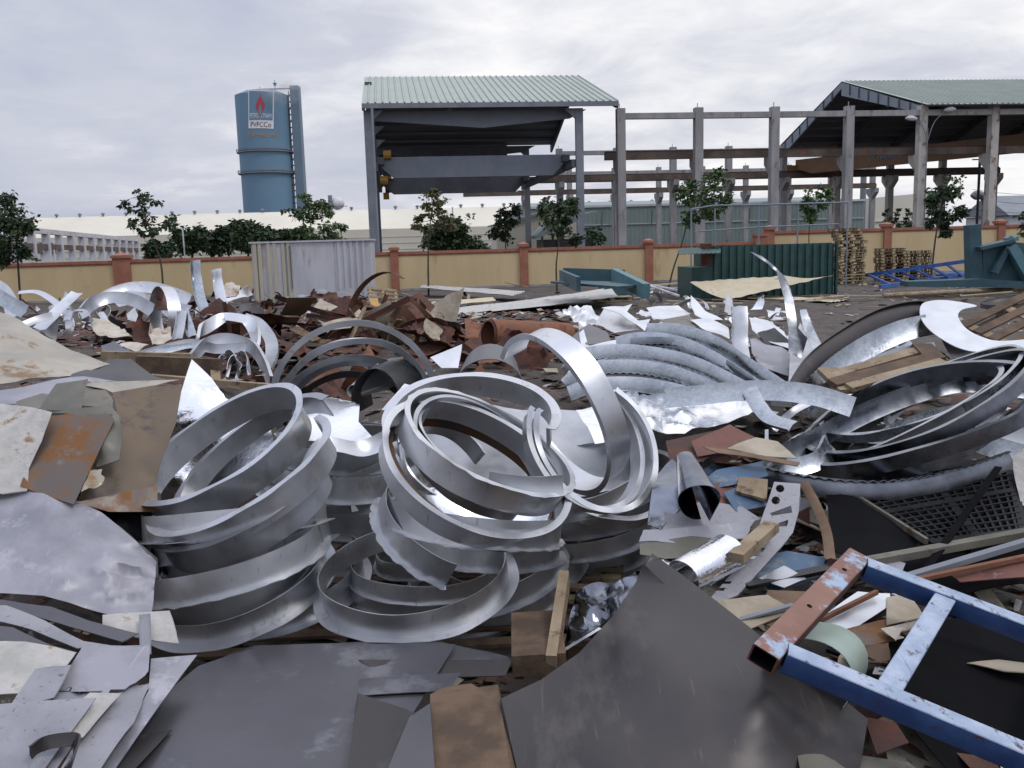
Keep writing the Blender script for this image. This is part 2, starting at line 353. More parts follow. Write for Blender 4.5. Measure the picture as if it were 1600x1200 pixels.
b = MB(); b.tube([V((cx0, cyc, ztop-1.6)), V((cx0, cyc, ztop+.3))], [sr*1.0, sr*.62], 8); b.build('roof', silobd, t)
for z in (zc1, zc2):
    b = MB(); cyl(b, cx0, cyc, sr*1.07, z-.9, z-.5)
    n = 40
    for rr in (.5, 1.1): b.tube([V((cx0+sr*1.07*math.cos(2*math.pi*k/n), cyc+sr*1.07*math.sin(2*math.pi*k/n), z-.5+rr)) for k in range(n+1)], .09, 4, cap=False)
    for k in range(n):
        q = V((cx0+sr*1.07*math.cos(2*math.pi*k/n), cyc+sr*1.07*math.sin(2*math.pi*k/n), z-.5)); b.tube([q, q+V((0, 0, 1.1))], .07, 4)
    b.build('walkway', steelg, t)
lx0, lx1 = P(461, 230, SD).x*ksc, P(470, 230, SD).x*ksc
ly = cyc
b = MB(); b.box(((lx0+lx1)/2+.3, ly, (ztop+2)/2), (lx1-lx0+1.2, 5, ztop+2)); b.build('lift_shaft', silobd, t)
b = MB(); xs_ = cx0+sr
for k in range(26): z = ztop*k/26+1; b.box(((xs_+lx0)/2, ly, z), (lx0-xs_+.8, 2.2, .35))
for dx in (.3, lx0-xs_-.3): b.box((xs_+dx, ly-1, ztop/2), (.35, .35, ztop))
for k in range(13): z = ztop*k/13+1; b.bar((xs_, ly-1, z), (lx0, ly-1, z+ztop/13), .2, .2)
b.build('stair', silobd, t)
b = MB(); b.box((cx0+sr*.55, ly, ztop+1.2), (sr*1.1, 1, .4)); b.build('top_rail', steelg, t)
for px, h_ in ((430, 4.8), (406, 2.2)):
    b = MB(); q = V((P(px, 140, cyc).x, cyc, ztop)); b.tube([q, q+V((0, 0, h_))], .15, 5)
    if h_ > 3: b.tube([q+V((0, 0, h_*.5)), q+V((0, 0, h_*.75)), q+V((0, 0, h_*.8))], [.3, .9, .2], 8)
    b.build('mast', steelg, t)
# sign follows the shell
def on_shell(px, py, off=.15):
    x = P(px, py, SD+1).x; z = P(px, py, SD+1.0).z; dx = x-cx0; rr = sr+off
    return V((x, cyc-math.sqrt(max(.1, rr*rr-dx*dx)), z))
def spanel(pts, off):
    mb = MB(); (x0, y0), (x1, y1) = pts; rows = []
    for j in range(2):
        py = y0+(y1-y0)*j; rows.append([on_shell(x0+(x1-x0)*i/10, py, off) for i in range(11)])
    mb.grid(rows); return mb
sg = spanel(((389, 141.5), (427, 201)), .12).build('sign', signw, t)
spanel(((390.6, 143), (425.6, 188)), .22).build('sign_field', silob, sg)
def text_mesh(txt, w_px, h_px, px, py, m, parent, name='lettering', off=.3):
    c = bpy.data.curves.new('t', 'FONT'); c.body = txt; c.align_x = 'CENTER'; c.align_y = 'CENTER'; c.resolution_u = 3; c.offset = .0
    to = bpy.data.objects.new('t', c); COL.objects.link(to); dg = bpy.context.evaluated_depsgraph_get()
    me = to.evaluated_get(dg).to_mesh(); vs = [v.co.copy() for v in me.vertices]; fs = [tuple(p.vertices) for p in me.polygons]
    bpy.data.objects.remove(to)
    x0 = min(v.x for v in vs); x1 = max(v.x for v in vs); y0 = min(v.y for v in vs); y1 = max(v.y for v in vs)
    mb = MB(); mb.add([on_shell(px+((v.x-x0)/(x1-x0)-.5)*w_px, py-((v.y-y0)/(y1-y0)-.5)*h_px, off) for v in vs], fs)
    return mb.build(name, m, parent, smooth=False)
text_mesh('PETROVIETNAM', 32, 7, 408, 181, signw, sg)
text_mesh('PVFCCo', 31, 8, 408.5, 194.8, signbr, sg)
text_mesh('ĐẠM PHÚ MỸ', 46, 10, 411, 211, signo, t)
fl = [(0, -26), (-2, -18), (-5, -12), (-8, -6), (-8.5, -1), (-6, 4), (-2.5, 7), (-3, 2), (-2.2, -3), (0, -7), (2.2, -3), (3, 2), (2.5, 7), (6, 4), (8.5, -1), (8, -6), (5, -12), (2.5, -18)]
mb = MB(); half = [on_shell(408+x*.82, 169+y*.92, .32) for x, y in fl]
mb.add(half, [(0, 1, 17), (1, 2, 16, 17), (2, 3, 9, 16), (16, 9, 15), (3, 8, 9), (3, 4, 8), (4, 7, 8), (4, 5, 7), (5, 6, 7), (15, 9, 10), (15, 10, 14), (14, 10, 11), (14, 11, 13), (13, 11, 12)])
mb.build('flame_emblem', signr, sg, smooth=False)
mb = MB(); mb.add([on_shell(x, y, .34) for x, y in ((404.5, 176.5), (406, 176.5), (408, 181), (410, 176.5), (411.5, 176.5), (408, 185))], [(0, 1, 2, 5), (2, 3, 4, 5)]); mb.build('emblem_point', signr, sg, smooth=False)
# thin steam drifting off the silo top
sm_ = bpy.data.materials.new('steam'); sm_.use_nodes = True; nt = sm_.node_tree; nt.nodes.remove(nt.nodes['Principled BSDF'])
pv = nt.nodes.new('ShaderNodeVolumePrincipled'); pv.inputs['Color'].default_value = (.9, .9, .93, 1)
tcn = nt.nodes.new('ShaderNodeTexCoord'); nn = nt.nodes.new('ShaderNodeTexNoise'); nn.inputs['Scale'].default_value = 1.6; nn.inputs['Detail'].default_value = 4
nt.links.new(tcn.outputs['Object'], nn.inputs['Vector'])
rr_ = nt.nodes.new('ShaderNodeMapRange'); rr_.inputs[1].default_value = .45; rr_.inputs[2].default_value = .75; rr_.inputs[3].default_value = 0; rr_.inputs[4].default_value = .45
nt.links.new(nn.outputs['Fac'], rr_.inputs[0]); gr_ = nt.nodes.new('ShaderNodeTexGradient'); gr_.gradient_type = 'SPHERICAL'; nt.links.new(tcn.outputs['Object'], gr_.inputs[0])
mu_ = nt.nodes.new('ShaderNodeMath'); mu_.operation = 'MULTIPLY'; nt.links.new(rr_.outputs[0], mu_.inputs[0]); nt.links.new(gr_.outputs['Fac'], mu_.inputs[1]); nt.links.new(mu_.outputs[0], pv.inputs['Density']); nt.links.new(pv.outputs[0], nt.nodes['Material Output'].inputs['Volume'])
bm = bmesh.new(); bmesh.ops.create_icosphere(bm, subdivisions=3, radius=1); me = bpy.data.meshes.new('steam_plume'); bm.to_mesh(me); bm.free(); me.materials.append(sm_)
st = bpy.data.objects.new('steam_plume', me); COL.objects.link(st); st.location = P(440, 140, SD-1); st.scale = (13, 4.5, 7)
tag(st, 'thin white steam drifting off the top of the blue silo', 'steam', kind='stuff')

# --- small spherical tank behind the warehouse
q = P(527, 318, 300)
t = thing('gas_tank', 'small pale round tank with rail showing above the cream warehouse roof', 'tank', (q.x, 300, 0))
b = MB(); b.tube([V((q.x, 300, 0)), V((q.x, 300, q.z-2.2))], 2.0, 12)
b.tube([V((q.x, 300, q.z+2.0*math.sin(a_))) for a_ in [R(-90+15*k) for k in range(13)]], [max(.05, 2.3*math.cos(R(-90+15*k))) for k in range(13)], 16); b.build('vessel', concl, t)
b = MB(); b.box((q.x, 298, q.z-1), (7, .2, .2)); b.box((q.x-1.8, 298, q.z), (1.2, 1, 5)); b.build('rail', steelg, t)

# --- white concrete frame at far left
t = thing('concrete_frame', 'long white bare concrete frame receding behind the left wall', 'building', P(100, 395, 90)*1)
p0, p1 = P(-40, 352, 62), P(213, 375, 120)
h0, h1 = p0.z, p1.z; zt = (h0+h1)/2
d = (p1-p0); d.z = 0; n = 14
bc, bb, bd = MB(), MB(), MB()
side = V((-d.y, d.x, 0)).normalized()
for i in range(n+1):
    q = p0+d*(i/n); q.z = 0; zz = h0+(h1-h0)*i/n
    bc.bar(q, q+V((0, 0, zz)), .55, .55, d.normalized()); bc.bar(q+side*9, q+side*9+V((0, 0, zz)), .5, .5, d.normalized())
for z_, m_, hh in ((0, bb, .4), (-1.5, bb, .0), (-3.3, bb, .35)):
    if hh: m_.bar(V((p0.x, p0.y, h0+z_)), V((p1.x, p1.y, h1+z_)), .45, hh); m_.bar(V((p0.x, p0.y, h0+z_))+side*9, V((p1.x, p1.y, h1+z_))+side*9, .45, hh)
bd.bar(V((p0.x, p0.y, h0-1.25)), V((p1.x, p1.y, h1-1.25)), .35, .45); bd.bar(V((p0.x, p0.y, h0-1.25))+side*9, V((p1.x, p1.y, h1-1.25))+side*9, .35, .45)
for s_, nm, mm in ((bc, 'column', concl), (bb, 'beam', concl), (bd, 'crane_rail', concd)): s_.build(nm, mm, t)['kind'] = 'stuff' if nm == 'column' else 'thing'

# --- open frame hall in the middle and right
hf = Frame(8.62, 71.2)
SPN = 5.98
t = thing('concrete_frame', 'tall grey concrete column and beam frame open to the sky with crane rails', 'building', hf(15, 13, 0))
def column(fr, u, v, z, m, corb=None, wd=.62):
    b = MB(); fbox(b, fr, u-wd/2, u+wd/2, v-wd/2, v+wd/2, 0, z, m); 
    fbox(b, fr, u-.08, u-.05, v-.05, v+.05, z, z+.35, m)
    for c in corb or ():           # crane-rail bracket towards +v or -v, widening upwards
        zt = 8.45
        b.prism([fr(u-wd*.45, v+c*wd*.48, zt), fr(u-wd*.45, v+c*(wd*.5+.95), zt), fr(u-wd*.45, v+c*(wd*.5+.95), zt-.55), fr(u-wd*.45, v+c*wd*.48, zt-1.35)], fr.u*wd*.9, m)
    return b
roof_i = 4
for i in range(9):
    m_ = concr if i >= 4 else conc
    column(hf, SPN*i, 0, 12.1, m_, (1,)).build('column', None, t)
    column(hf, SPN*i, 26, 11.8, concr if i >= 5 else conc, (-1, 1)).build('column', None, t)
    column(hf, SPN*i, 52, 11.8, conc, (-1, 1), .6).build('column', None, t)
for v, z, hh, m_, nm in ((0, 11.75, .42, conc, 'roof_beam'), (26, 11.55, .42, conc, 'roof_beam'), (52, 11.4, .42, conc, 'roof_beam')):
    e0 = 0 if v == 0 else -.3
    for k in range(8):
        b = MB(); fbox(b, hf, SPN*k+.31, SPN*(k+1)-.31, v-.25, v+.25, z-hh, z, concr if (k >= 4 and v == 0) else m_); b.build(nm, None, t)
for v in (1.0, 25.1, 26.9, 51.1):
    b = MB(); fbox(b, hf, -8 if v > 2 else -1, SPN*8, v-.22, v+.22, 8.46, 9.0, concd); fbox(b, hf, -1, SPN*8, v-.05, v+.05, 9.0, 9.12, rustd); b.build('crane_rail', None, t)
# --- right-hand roof on that frame
t = thing('steel_roof', 'pale green pitched steel roof with grey gable beam over the right frame', 'roof', hf(SPN*4, 13, 12))
U0, U1 = SPN*4-.2, SPN*9.5
def corr_roof(fr, u0, u1, v0, z0, v1, z1, pitch=.75, m=roofg):
    mb = MB(); n = int((u1-u0)/pitch); rows = []
    for (v, z) in ((v0, z0), (v1, z1)):
        r = []
        for k in range(n):
            a = u0+pitch*k; r += [fr(a, v, z), fr(a+pitch*.72, v, z), fr(a+pitch*.79, v, z+.09), fr(a+pitch*.93, v, z+.09)]
        r.append(fr(u0+pitch*n, v, z)); rows.append(r)
    mb.grid(rows, m); return mb
zr_, ze = 16.1, 12.3
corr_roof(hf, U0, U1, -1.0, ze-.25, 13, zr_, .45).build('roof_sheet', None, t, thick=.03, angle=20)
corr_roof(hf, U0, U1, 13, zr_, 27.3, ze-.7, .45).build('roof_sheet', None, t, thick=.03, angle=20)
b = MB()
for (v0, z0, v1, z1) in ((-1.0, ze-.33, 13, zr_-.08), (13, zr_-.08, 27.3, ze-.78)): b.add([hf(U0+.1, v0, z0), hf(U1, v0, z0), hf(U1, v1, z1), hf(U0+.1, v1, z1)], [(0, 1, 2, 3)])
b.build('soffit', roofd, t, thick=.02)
b = MB()
for k in range(1, 8):
    f_ = k/8
    for (v0, z0, v1, z1) in ((0, ze-.2, 13, zr_-.2), (13, zr_-.2, 26.6, ze-.75)):
        v = v0+(v1-v0)*f_; z = z0+(z1-z0)*f_; fbox(b, hf, U0+.1, U1, v-.1, v+.1, z-.32, z-.12)
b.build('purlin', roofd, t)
for k in range(0, 6):
    b = MB(); u = U0+SPN*k; m_ = girder if k == 0 else steelgd
    for (v0, z0, v1, z1) in ((-.3, ze-.30, 13, zr_-.12), (13, zr_-.12, 26.8, ze-.8)):
        hh = .95
        b.prism([hf(u, v0, z0), hf(u, v1, z1), hf(u, v1, z1-hh*(1.2 if v1 > 13.1 or v0 < 1 else 1)), hf(u, v0, z0-hh*.55)], hf.u*.22, m_)
    if k == 0:
        for q in range(1, 8):
            for (v0, z0, v1, z1) in ((-.3, ze-.3, 13, zr_-.12), (13, zr_-.12, 26.8, ze-.8)):
                v = v0+(v1-v0)*q/8; z = z0+(z1-z0)*q/8; fbox(b, hf, u-.1, u, v-.04, v+.04, z-.85, z, steelgd)
    b.build('gable_beam' if k == 0 else 'rafter', None, t)
b = MB(); fbox(b, hf, SPN*4+.3, SPN*8, -.2, .2, 12.1, 12.3); b.build('eaves_beam', steelgd, t)
# --- orange bridge crane in the right hall
t = thing('bridge_crane', 'orange bridge crane girder with blue lettering under the right roof', 'crane', hf(SPN*5, 14, 9))
b = MB(); g0, g1 = hf(SPN*4.15, 25.0, 9.75), hf(SPN*5.9, 1.4, 9.75)
dd = (g1-g0).normalized()
b.prism([g0+V((0, 0, .45)), g1+V((0, 0, .45)), g1+V((0, 0, -.45)), g1-dd*2+V((0, 0, -1.05)), g0+dd*2+V((0, 0, -1.05)), g0+V((0, 0, -.45))], V((.5, .2, 0))); b.build('girder', orange, t)
for q in (g0+V((.2, 0, -.4)), g1+V((-.2, 0, -.4))): b = MB(); b.box(q, (2.5, .5, .6), A7); b.build('end_carriage', orange, t)
def plane_text(txt, o_, ux, uz, w_, h_, m, parent, name='lettering'):
    c = bpy.data.curves.new('t', 'FONT'); c.body = txt; c.align_x = 'CENTER'; c.align_y = 'CENTER'; c.resolution_u = 2; c.offset = .01
    to = bpy.data.objects.new('t', c); COL.objects.link(to); dg = bpy.context.evaluated_depsgraph_get()
    me = to.evaluated_get(dg).to_mesh(); vs = [v.co.copy() for v in me.vertices]; fs = [tuple(p.vertices) for p in me.polygons]
    bpy.data.objects.remove(to)
    x0 = min(v.x for v in vs); x1 = max(v.x for v in vs); y0 = min(v.y for v in vs); y1 = max(v.y for v in vs)
    mb = MB(); mb.add([o_+ux*(((v.x-x0)/(x1-x0)-.5)*w_)+uz*(((v.y-y0)/(y1-y0)-.5)*h_) for v in vs], fs)
    return mb.build(name, m, parent, smooth=False)
gm = g0+(g1-g0)*.42; nn_ = dd.cross(V((0, 0, 1))).normalized(); nn_ = -nn_ if nn_.y > 0 else nn_
plane_text('SUMAN', gm+nn_*.06+V((0, 0, -.2)), dd, V((0, 0, 1)), 3.6, .5, signcy, t)
# --- twin street lamp in front of the right hall
t = thing('street_lamp', 'twin armed grey street lamp in front of the pale right column', 'street lamp', hf(SPN*4+.3, -1.5, 0))
lp = hf(SPN*4+.2, -.5, 0); zz = P(1455, 188, lp.y).z
b = MB(); b.tube([lp, lp+V((0, 0, 5)), lp+V((0, 0, zz-.6))], [.07, .06, .05], 8); b.build('pole', steelg, t)
for px, py in ((1427, 185), (1481, 171)):
    q = P(px, py, lp.y); b = MB(); b.tube(crom([lp+V((0, 0, zz-1.6)), lp+V(((q.x-lp.x)*.35, 0, zz-.5+(q.z-zz)*.5)), V((q.x, q.y, q.z))], 5), .035, 6); b.build('arm', steelg, t)
    b = MB(); sx = 1 if px > 1455 else -1; b.tube([q-V((.3*sx, 0, .06)), q, q+V((.3*sx, 0, .03)), q+V((.62*sx, 0, .02))], [.08, .2, .2, .06], 8); b.build('lamp_head', concl, t)

# --- steel shed on the left
sf = Frame(8.1-18.0*math.cos(A7), 68-18.2*math.sin(A7))
t = thing('steel_shed', 'open steel shed with pale green pitched roof left of the concrete frame', 'building', sf(9, 14, 0))
LS, DS = 18.0, 28.0; EZ, RZ = 12.2, 16.35
corr_roof(sf, 0, LS, 0, EZ, DS/2, RZ, .5).build('roof_sheet', None, t, thick=.03, angle=20)
corr_roof(sf, 0, LS, DS/2, RZ, DS, EZ, .5).build('roof_sheet', None, t, thick=.03, angle=20)
b = MB()
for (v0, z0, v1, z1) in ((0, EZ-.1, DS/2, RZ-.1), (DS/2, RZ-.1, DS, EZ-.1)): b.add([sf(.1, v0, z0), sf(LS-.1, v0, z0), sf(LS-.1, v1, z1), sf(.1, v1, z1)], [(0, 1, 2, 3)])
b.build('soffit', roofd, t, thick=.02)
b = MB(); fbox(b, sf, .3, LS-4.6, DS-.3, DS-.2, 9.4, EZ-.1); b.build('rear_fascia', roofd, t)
b = MB()
for k in range(1, 8):
    for (v0, z0, v1, z1) in ((0, EZ-.1, DS/2, RZ-.1), (DS/2, RZ-.1, DS, EZ-.1)):
        v = v0+(v1-v0)*k/8; z = z0+(z1-z0)*k/8; fbox(b, sf, .15, LS-.15, v-.1, v+.1, z-.3, z-.03)
b.build('purlin', roofd, t)
b = MB(); fbox(b, sf, 0, LS, -.12, 0, EZ-.35, EZ-.02); b.build('gutter', steelg, t)
b = MB(); b.prism([sf(.5, 1.5, EZ-.35), sf(LS-2, 1.5, EZ-.35), sf(LS-3.2, 1.5, EZ-.95), sf(LS*.47, 1.5, EZ-1.55), sf(.5, 1.5, EZ-.95)], sf.w*.3); b.build('roof_beam', girder, t)
b = MB(); b.prism([sf(.5, DS-2, EZ-.35), sf(LS-2, DS-2, EZ-.35), sf(LS-3.2, DS-2, EZ-.95), sf(LS*.47, DS-2, EZ-1.55), sf(.5, DS-2, EZ-.95)], sf.w*.3); b.build('roof_beam', steelgd, t)
for u in (.1, LS-.1):
    for k, (v0, z0, v1, z1) in enumerate(((0, EZ-.15, DS/2, RZ-.15), (DS/2, RZ-.15, DS, EZ-.15))):
        b = MB(); b.prism([sf(u-.1, v0, z0), sf(u-.1, v1, z1), sf(u-.1, v1, z1-.7), sf(u-.1, v0, z0-.35)], sf.u*.2); b.build('rafter', steelgd, t)
for u in (.35, LS-2.75):
    for v in (.6, DS/3, DS*2/3, DS-.8):
        if u > 2 and v in (DS/3, DS*2/3): continue
        b = MB(); fbox(b, sf, u-.27, u+.27, v-.18, v+.18, 0, EZ-.4 if v in (.6, DS-.8) else RZ-1.2, steelg if u > 2 or v < 1 else steelgd)
        b.prism([sf(u+.2, v-.15, EZ-.4), sf(u+1.1, v-.15, EZ-.4), sf(u+.2, v-.15, EZ-1.2)] if u < 2 else [sf(u-.2, v-.15, EZ-.4), sf(u-1.1, v-.15, EZ-.4), sf(u-.2, v-.15, EZ-1.2)], sf.w*.2, steelg)
        b.build('column', None, t)
b = MB(); b.tube([sf(.68, -.1, 0), sf(.68, -.1, EZ-.3)], .09, 8); b.build('downpipe', girder, t)
for u in (.75, LS-3.2):
    b = MB(); fbox(b, sf, u-.15, u+.15, .5, DS-.8, 7.7, 8.2, steelgd); fbox(b, sf, u-.25, u+.25, .5, DS-.8, 8.2, 8.26, steelgd); b.build('crane_rail', None, t)
b = MB(); b.tube([sf(7, DS*.55, RZ-.3), sf(7, DS*.55, RZ-2.4)], .04, 6); b.tube([sf(7, DS*.55, RZ-2.4), sf(7, DS*.55, RZ-2.6), sf(7, DS*.55, RZ-3.1)], [.1, .2, .45], 10); b.build('shed_lamp', concl, t)
for v, lab, m_ in ((3.0, 'pale grey bridge crane girder nearer the front of the steel shed', girder), (24.3, 'darker grey bridge crane girder at the rear of the steel shed', steelg)):
    t2 = thing('bridge_crane', lab, 'crane', sf(8, v, 8.4), 'bridge cranes in the steel shed')
    b = MB(); b.prism([sf(.9, v, 8.85), sf(LS-3.3, v, 8.85), sf(LS-3.3, v, 8.35), sf(LS-4.3, v, 7.35), sf(2.0, v, 7.35), sf(1.0, v, 8.2)], sf.w*.5); fbox(b, sf, 1.2, LS-4, v+1.4, v+1.8, 7.6, 8.6); b.build('girder', m_, t2)
    for u in (1.1, LS-3.4): b = MB(); fbox(b, sf, u-.25, u+.25, v-.8, v+2.6, 8.28, 8.75); b.build('end_carriage', steelgd, t2)
    for u, zz_ in ((1.3, 9.0), (1.0, 7.2)): b = MB(); b.tube([sf(u, v-.1, zz_), sf(u+.55, v-.1, zz_)], .33, 10); b.build('motor', yellow, t2)

# --- mint clad building behind the frame, cream lean-to and others
mf = Frame(3, 128)
def corr_wall(fr, u0, u1, v, z0, z1, pitch, dep=.08):
    mb = MB(); n = int((u1-u0)/pitch); rows = []
    for z in (z0, z1):
        r = []
        for k in range(n): a = u0+pitch*k; r += [fr(a, v, z), fr(a+pitch*.45, v, z), fr(a+pitch*.5, v-dep, z), fr(a+pitch*.95, v-dep, z)]
        r.append(fr(u0+pitch*n, v, z)); rows.append(r)
    mb.grid(rows); return mb
t = thing('warehouse', 'long pale mint green clad warehouse behind the concrete frame', 'warehouse', mf(25, 10, 0))
corr_wall(mf, 0, 48, 0, 0, 7.0, .6, .03).build('wall', greenw, t, thick=.02)
b = MB(); fbox(b, mf, 0, 48, .1, 24, 0, 6.95); b.prism([mf(0, 0, 6.96), mf(0, 12, 8.2), mf(0, 24, 6.96)], mf.u*48); b.build('roof', greenw, t)
b = MB(); fbox(b, mf, 0, 48, -.15, -.05, 4.55, 4.66); fbox(b, mf, -.1, 48.1, -.18, .1, 6.96, 7.25); b.build('trim', concl, t)
b = MB()
for k in range(7):
    p = mf(3+7*k, -.5, 6.4); b.tube([p, p+V((-.15, -.2, -1.9))], .08, 5)
b.build('bracket', steelgd, t)['kind'] = 'stuff'
qf = Frame(P(776, 370, 100).x, 100)
t = thing('lean_to_shed', 'small cream lean-to shed with mint roof behind the steel shed', 'shed', qf(4, 3, 0))
b = MB(); b.prism([qf(0, 0, 0), qf(0, 0, 4.2), qf(9, 0, 6.3), qf(9, 0, 0)], qf.w*6); b.build('wall', creamw, t)
b = MB(); b.prism([qf(-.3, -.3, 4.25), qf(9.1, -.3, 6.42), qf(9.1, -.3, 6.62), qf(-.3, -.3, 4.45)], qf.w*6.6); b.build('roof', greenw, t)
qf = Frame(P(848, 380, 92).x, 92)
t = thing('dark_shed', 'low dark framed shed with sloping teal roof behind the wall', 'shed', qf(3, 3, 0))
b = MB(); b.prism([qf(.8, -.2, 4.4), qf(5.6, -.2, 5.4), qf(5.6, -.2, 5.2), qf(-.6, -.2, 2.8), qf(-.6, -.2, 3.1)], qf.w*5); b.build('roof', greenw, t)
b = MB(); fbox(b, qf, 0, 5.4, .4, 4, 0, 2.7); b.build('wall', glassd, t)
b = MB()
for u in (0, 1.6, 3.2, 5.2): fbox(b, qf, u-.1, u+.1, .2, .4, 0, 3.2)
b.build('post', steelgd, t)
ff = Frame(P(1368, 330, 150).x, 150)
t = thing('warehouse', 'plain cream warehouse seen between the right hand columns', 'warehouse', ff(7, 5, 0))
b = MB(); b.prism([ff(0, 0, 0), ff(0, 0, 8.0), ff(9, 0, 8.6), ff(9, 0, 0)], ff.w*20); b.build('wall', creamw, t)
b = MB(); fbox(b, ff, -.2, 9.2, -.2, .05, 4.2, 4.35); b.build('trim', concl, t)
ff = Frame(P(1578, 340, 130).x, 130)
t = thing('shed', 'grey roofed shed at the right edge behind the wall', 'shed', ff(5, 5, 0))
b = MB(); fbox(b, ff, 0, 16, 0, 10, 0, 4.3); b.build('wall', concl, t)
b = MB(); b.prism([ff(-.5, -.5, 4.35), ff(-.5, 5, 7.2), ff(-.5, 10.5, 4.35)], ff.u*17); b.build('roof', steelg, t)
for px, py, Y, hpx, lab in ((1541, 308, 110, 12, 'grey gooseneck duct pipe behind the wall near the right edge'), (1350, 252, 140, 9, 'distant gooseneck chimney pipe seen through the right hand frame')):
    q = P(px, py, Y); q0 = V((q.x, q.y, 0)); mb = MB(); r = hpx/2*Y/F
    mb.tube(crom([q0, V((q.x, q.y, q.z*.6)), V((q.x, q.y, q.z-.8)), q+V((-.25, 0, 0)), q+V((-1.1, 0, .35)), q+V((-1.5, 0, .0))], 5), r, 12)
    tag(mb.build('duct_pipe', steelg), lab, 'pipe')
for px, Y, h_, lab in ((1525, 100, 10.3, 'dark utility pole with crossarm behind the right frame'), (690, 120, 6.2, 'left slim pale pole in front of the round bush'), (709, 120, 7.2, 'right slim pale pole in front of the round bush'), (287, 110, 5.2, 'slim pale pole before the dark tree belt')):
    q = P(px, 380, Y); mb = MB(); mb.tube([V((q.x, Y, 0)), V((q.x, Y, h_))], .09 if Y != 100 else .14, 6)
    if Y == 100: mb.box((q.x, Y, h_-.5), (1.6, .12, .12))
    tag(mb.build('utility_pole', concl if Y != 100 else steelgd), lab, 'pole')
for i, (z0, z1) in enumerate(((296, 304), (310, 318), (327, 331))):
    a_, b_ = P(1520, z0, 105), P(1680, z1, 100); mb = MB(); mb.tube([a_+(b_-a_)*(k/8)+V((0, 0, -.3*math.sin(math.pi*k/8))) for k in range(9)], .025, 4)
    tag(mb.build('overhead_wire', rubber), 'thin black wire sagging from the dark utility pole', 'wire', 'wires at the right edge')

# ================================================================== BOUNDARY WALL
wl = Frame(-20.6, 50)
def wall_run(k0, k1, h_, label, pk, short=None):
    t = thing('boundary_wall', label, 'wall', wl(7.2*(k0+k1)/2, 0, 0))
    for k in range(k0, k1):
        b = MB(); fbox(b, wl, 7.2*k+.2, 7.2*(k+1)-.2, -.1, .1, -.2, h_-.16); b.build('wall_panel', plaster, t)
        b = MB(); fbox(b, wl, 7.2*k+.2, 7.2*(k+1)-.2, -.16, .16, h_-.16, h_); fbox(b, wl, 7.2*k+.2, 7.2*(k+1)-.2, -.125, .125, h_-.24, h_-.16); b.build('coping', terra, t)
        b = MB(); fbox(b, wl, 7.2*k+.2, 7.2*(k+1)-.2, -.14, .14, -.2, .12); b.build('plinth', conc, t)
    for k in pk:
        wd = .45 if k == 0 else .23; hh = h_+.22
        b = MB(); fbox(b, wl, 7.2*k-wd, 7.2*k+wd, -.24, .24, -.2, hh); p_ = b.build('pillar', terra, t)
        b = MB(); fbox(b, wl, 7.2*k-wd-.07, 7.2*k+wd+.07, -.31, .31, hh-.14, hh+.02)
        c_ = wl(7.2*k, 0, hh+.02); b.add([c_+wl.u*i*(wd+.03)+wl.w*j*.27 for i, j in ((-1, -1), (1, -1), (1, 1), (-1, 1))]+[c_+V((0, 0, .12))], [(0, 1, 4), (1, 2, 4), (2, 3, 4), (3, 0, 4)]); b.build('pillar_cap', terra, p_)
wall_run(-4, 0, 2.12, 'yellow plastered wall section with terracotta coping at far left of the yard', [-3, -2, -1])
wall_run(0, 5, 2.15, 'yellow plastered boundary wall with terracotta pillars behind the scrap heap', [0, 1, 2, 3, 4])
wall_run(5, 10, 2.72, 'taller yellow boundary wall section behind the pallet stacks at right', [5, 6, 7, 8, 9])
b = MB(); fbox(b, wl, 7.2*5-.9, 7.2*5-.25, -.26, .26, -.2, 2.55); fbox(b, wl, 7.2*5-.97, 7.2*5-.26, -.32, .32, 2.45, 2.6)
tag(b.build('wall_pillar', terra), 'short terracotta pillar where the wall steps up', 'pillar')

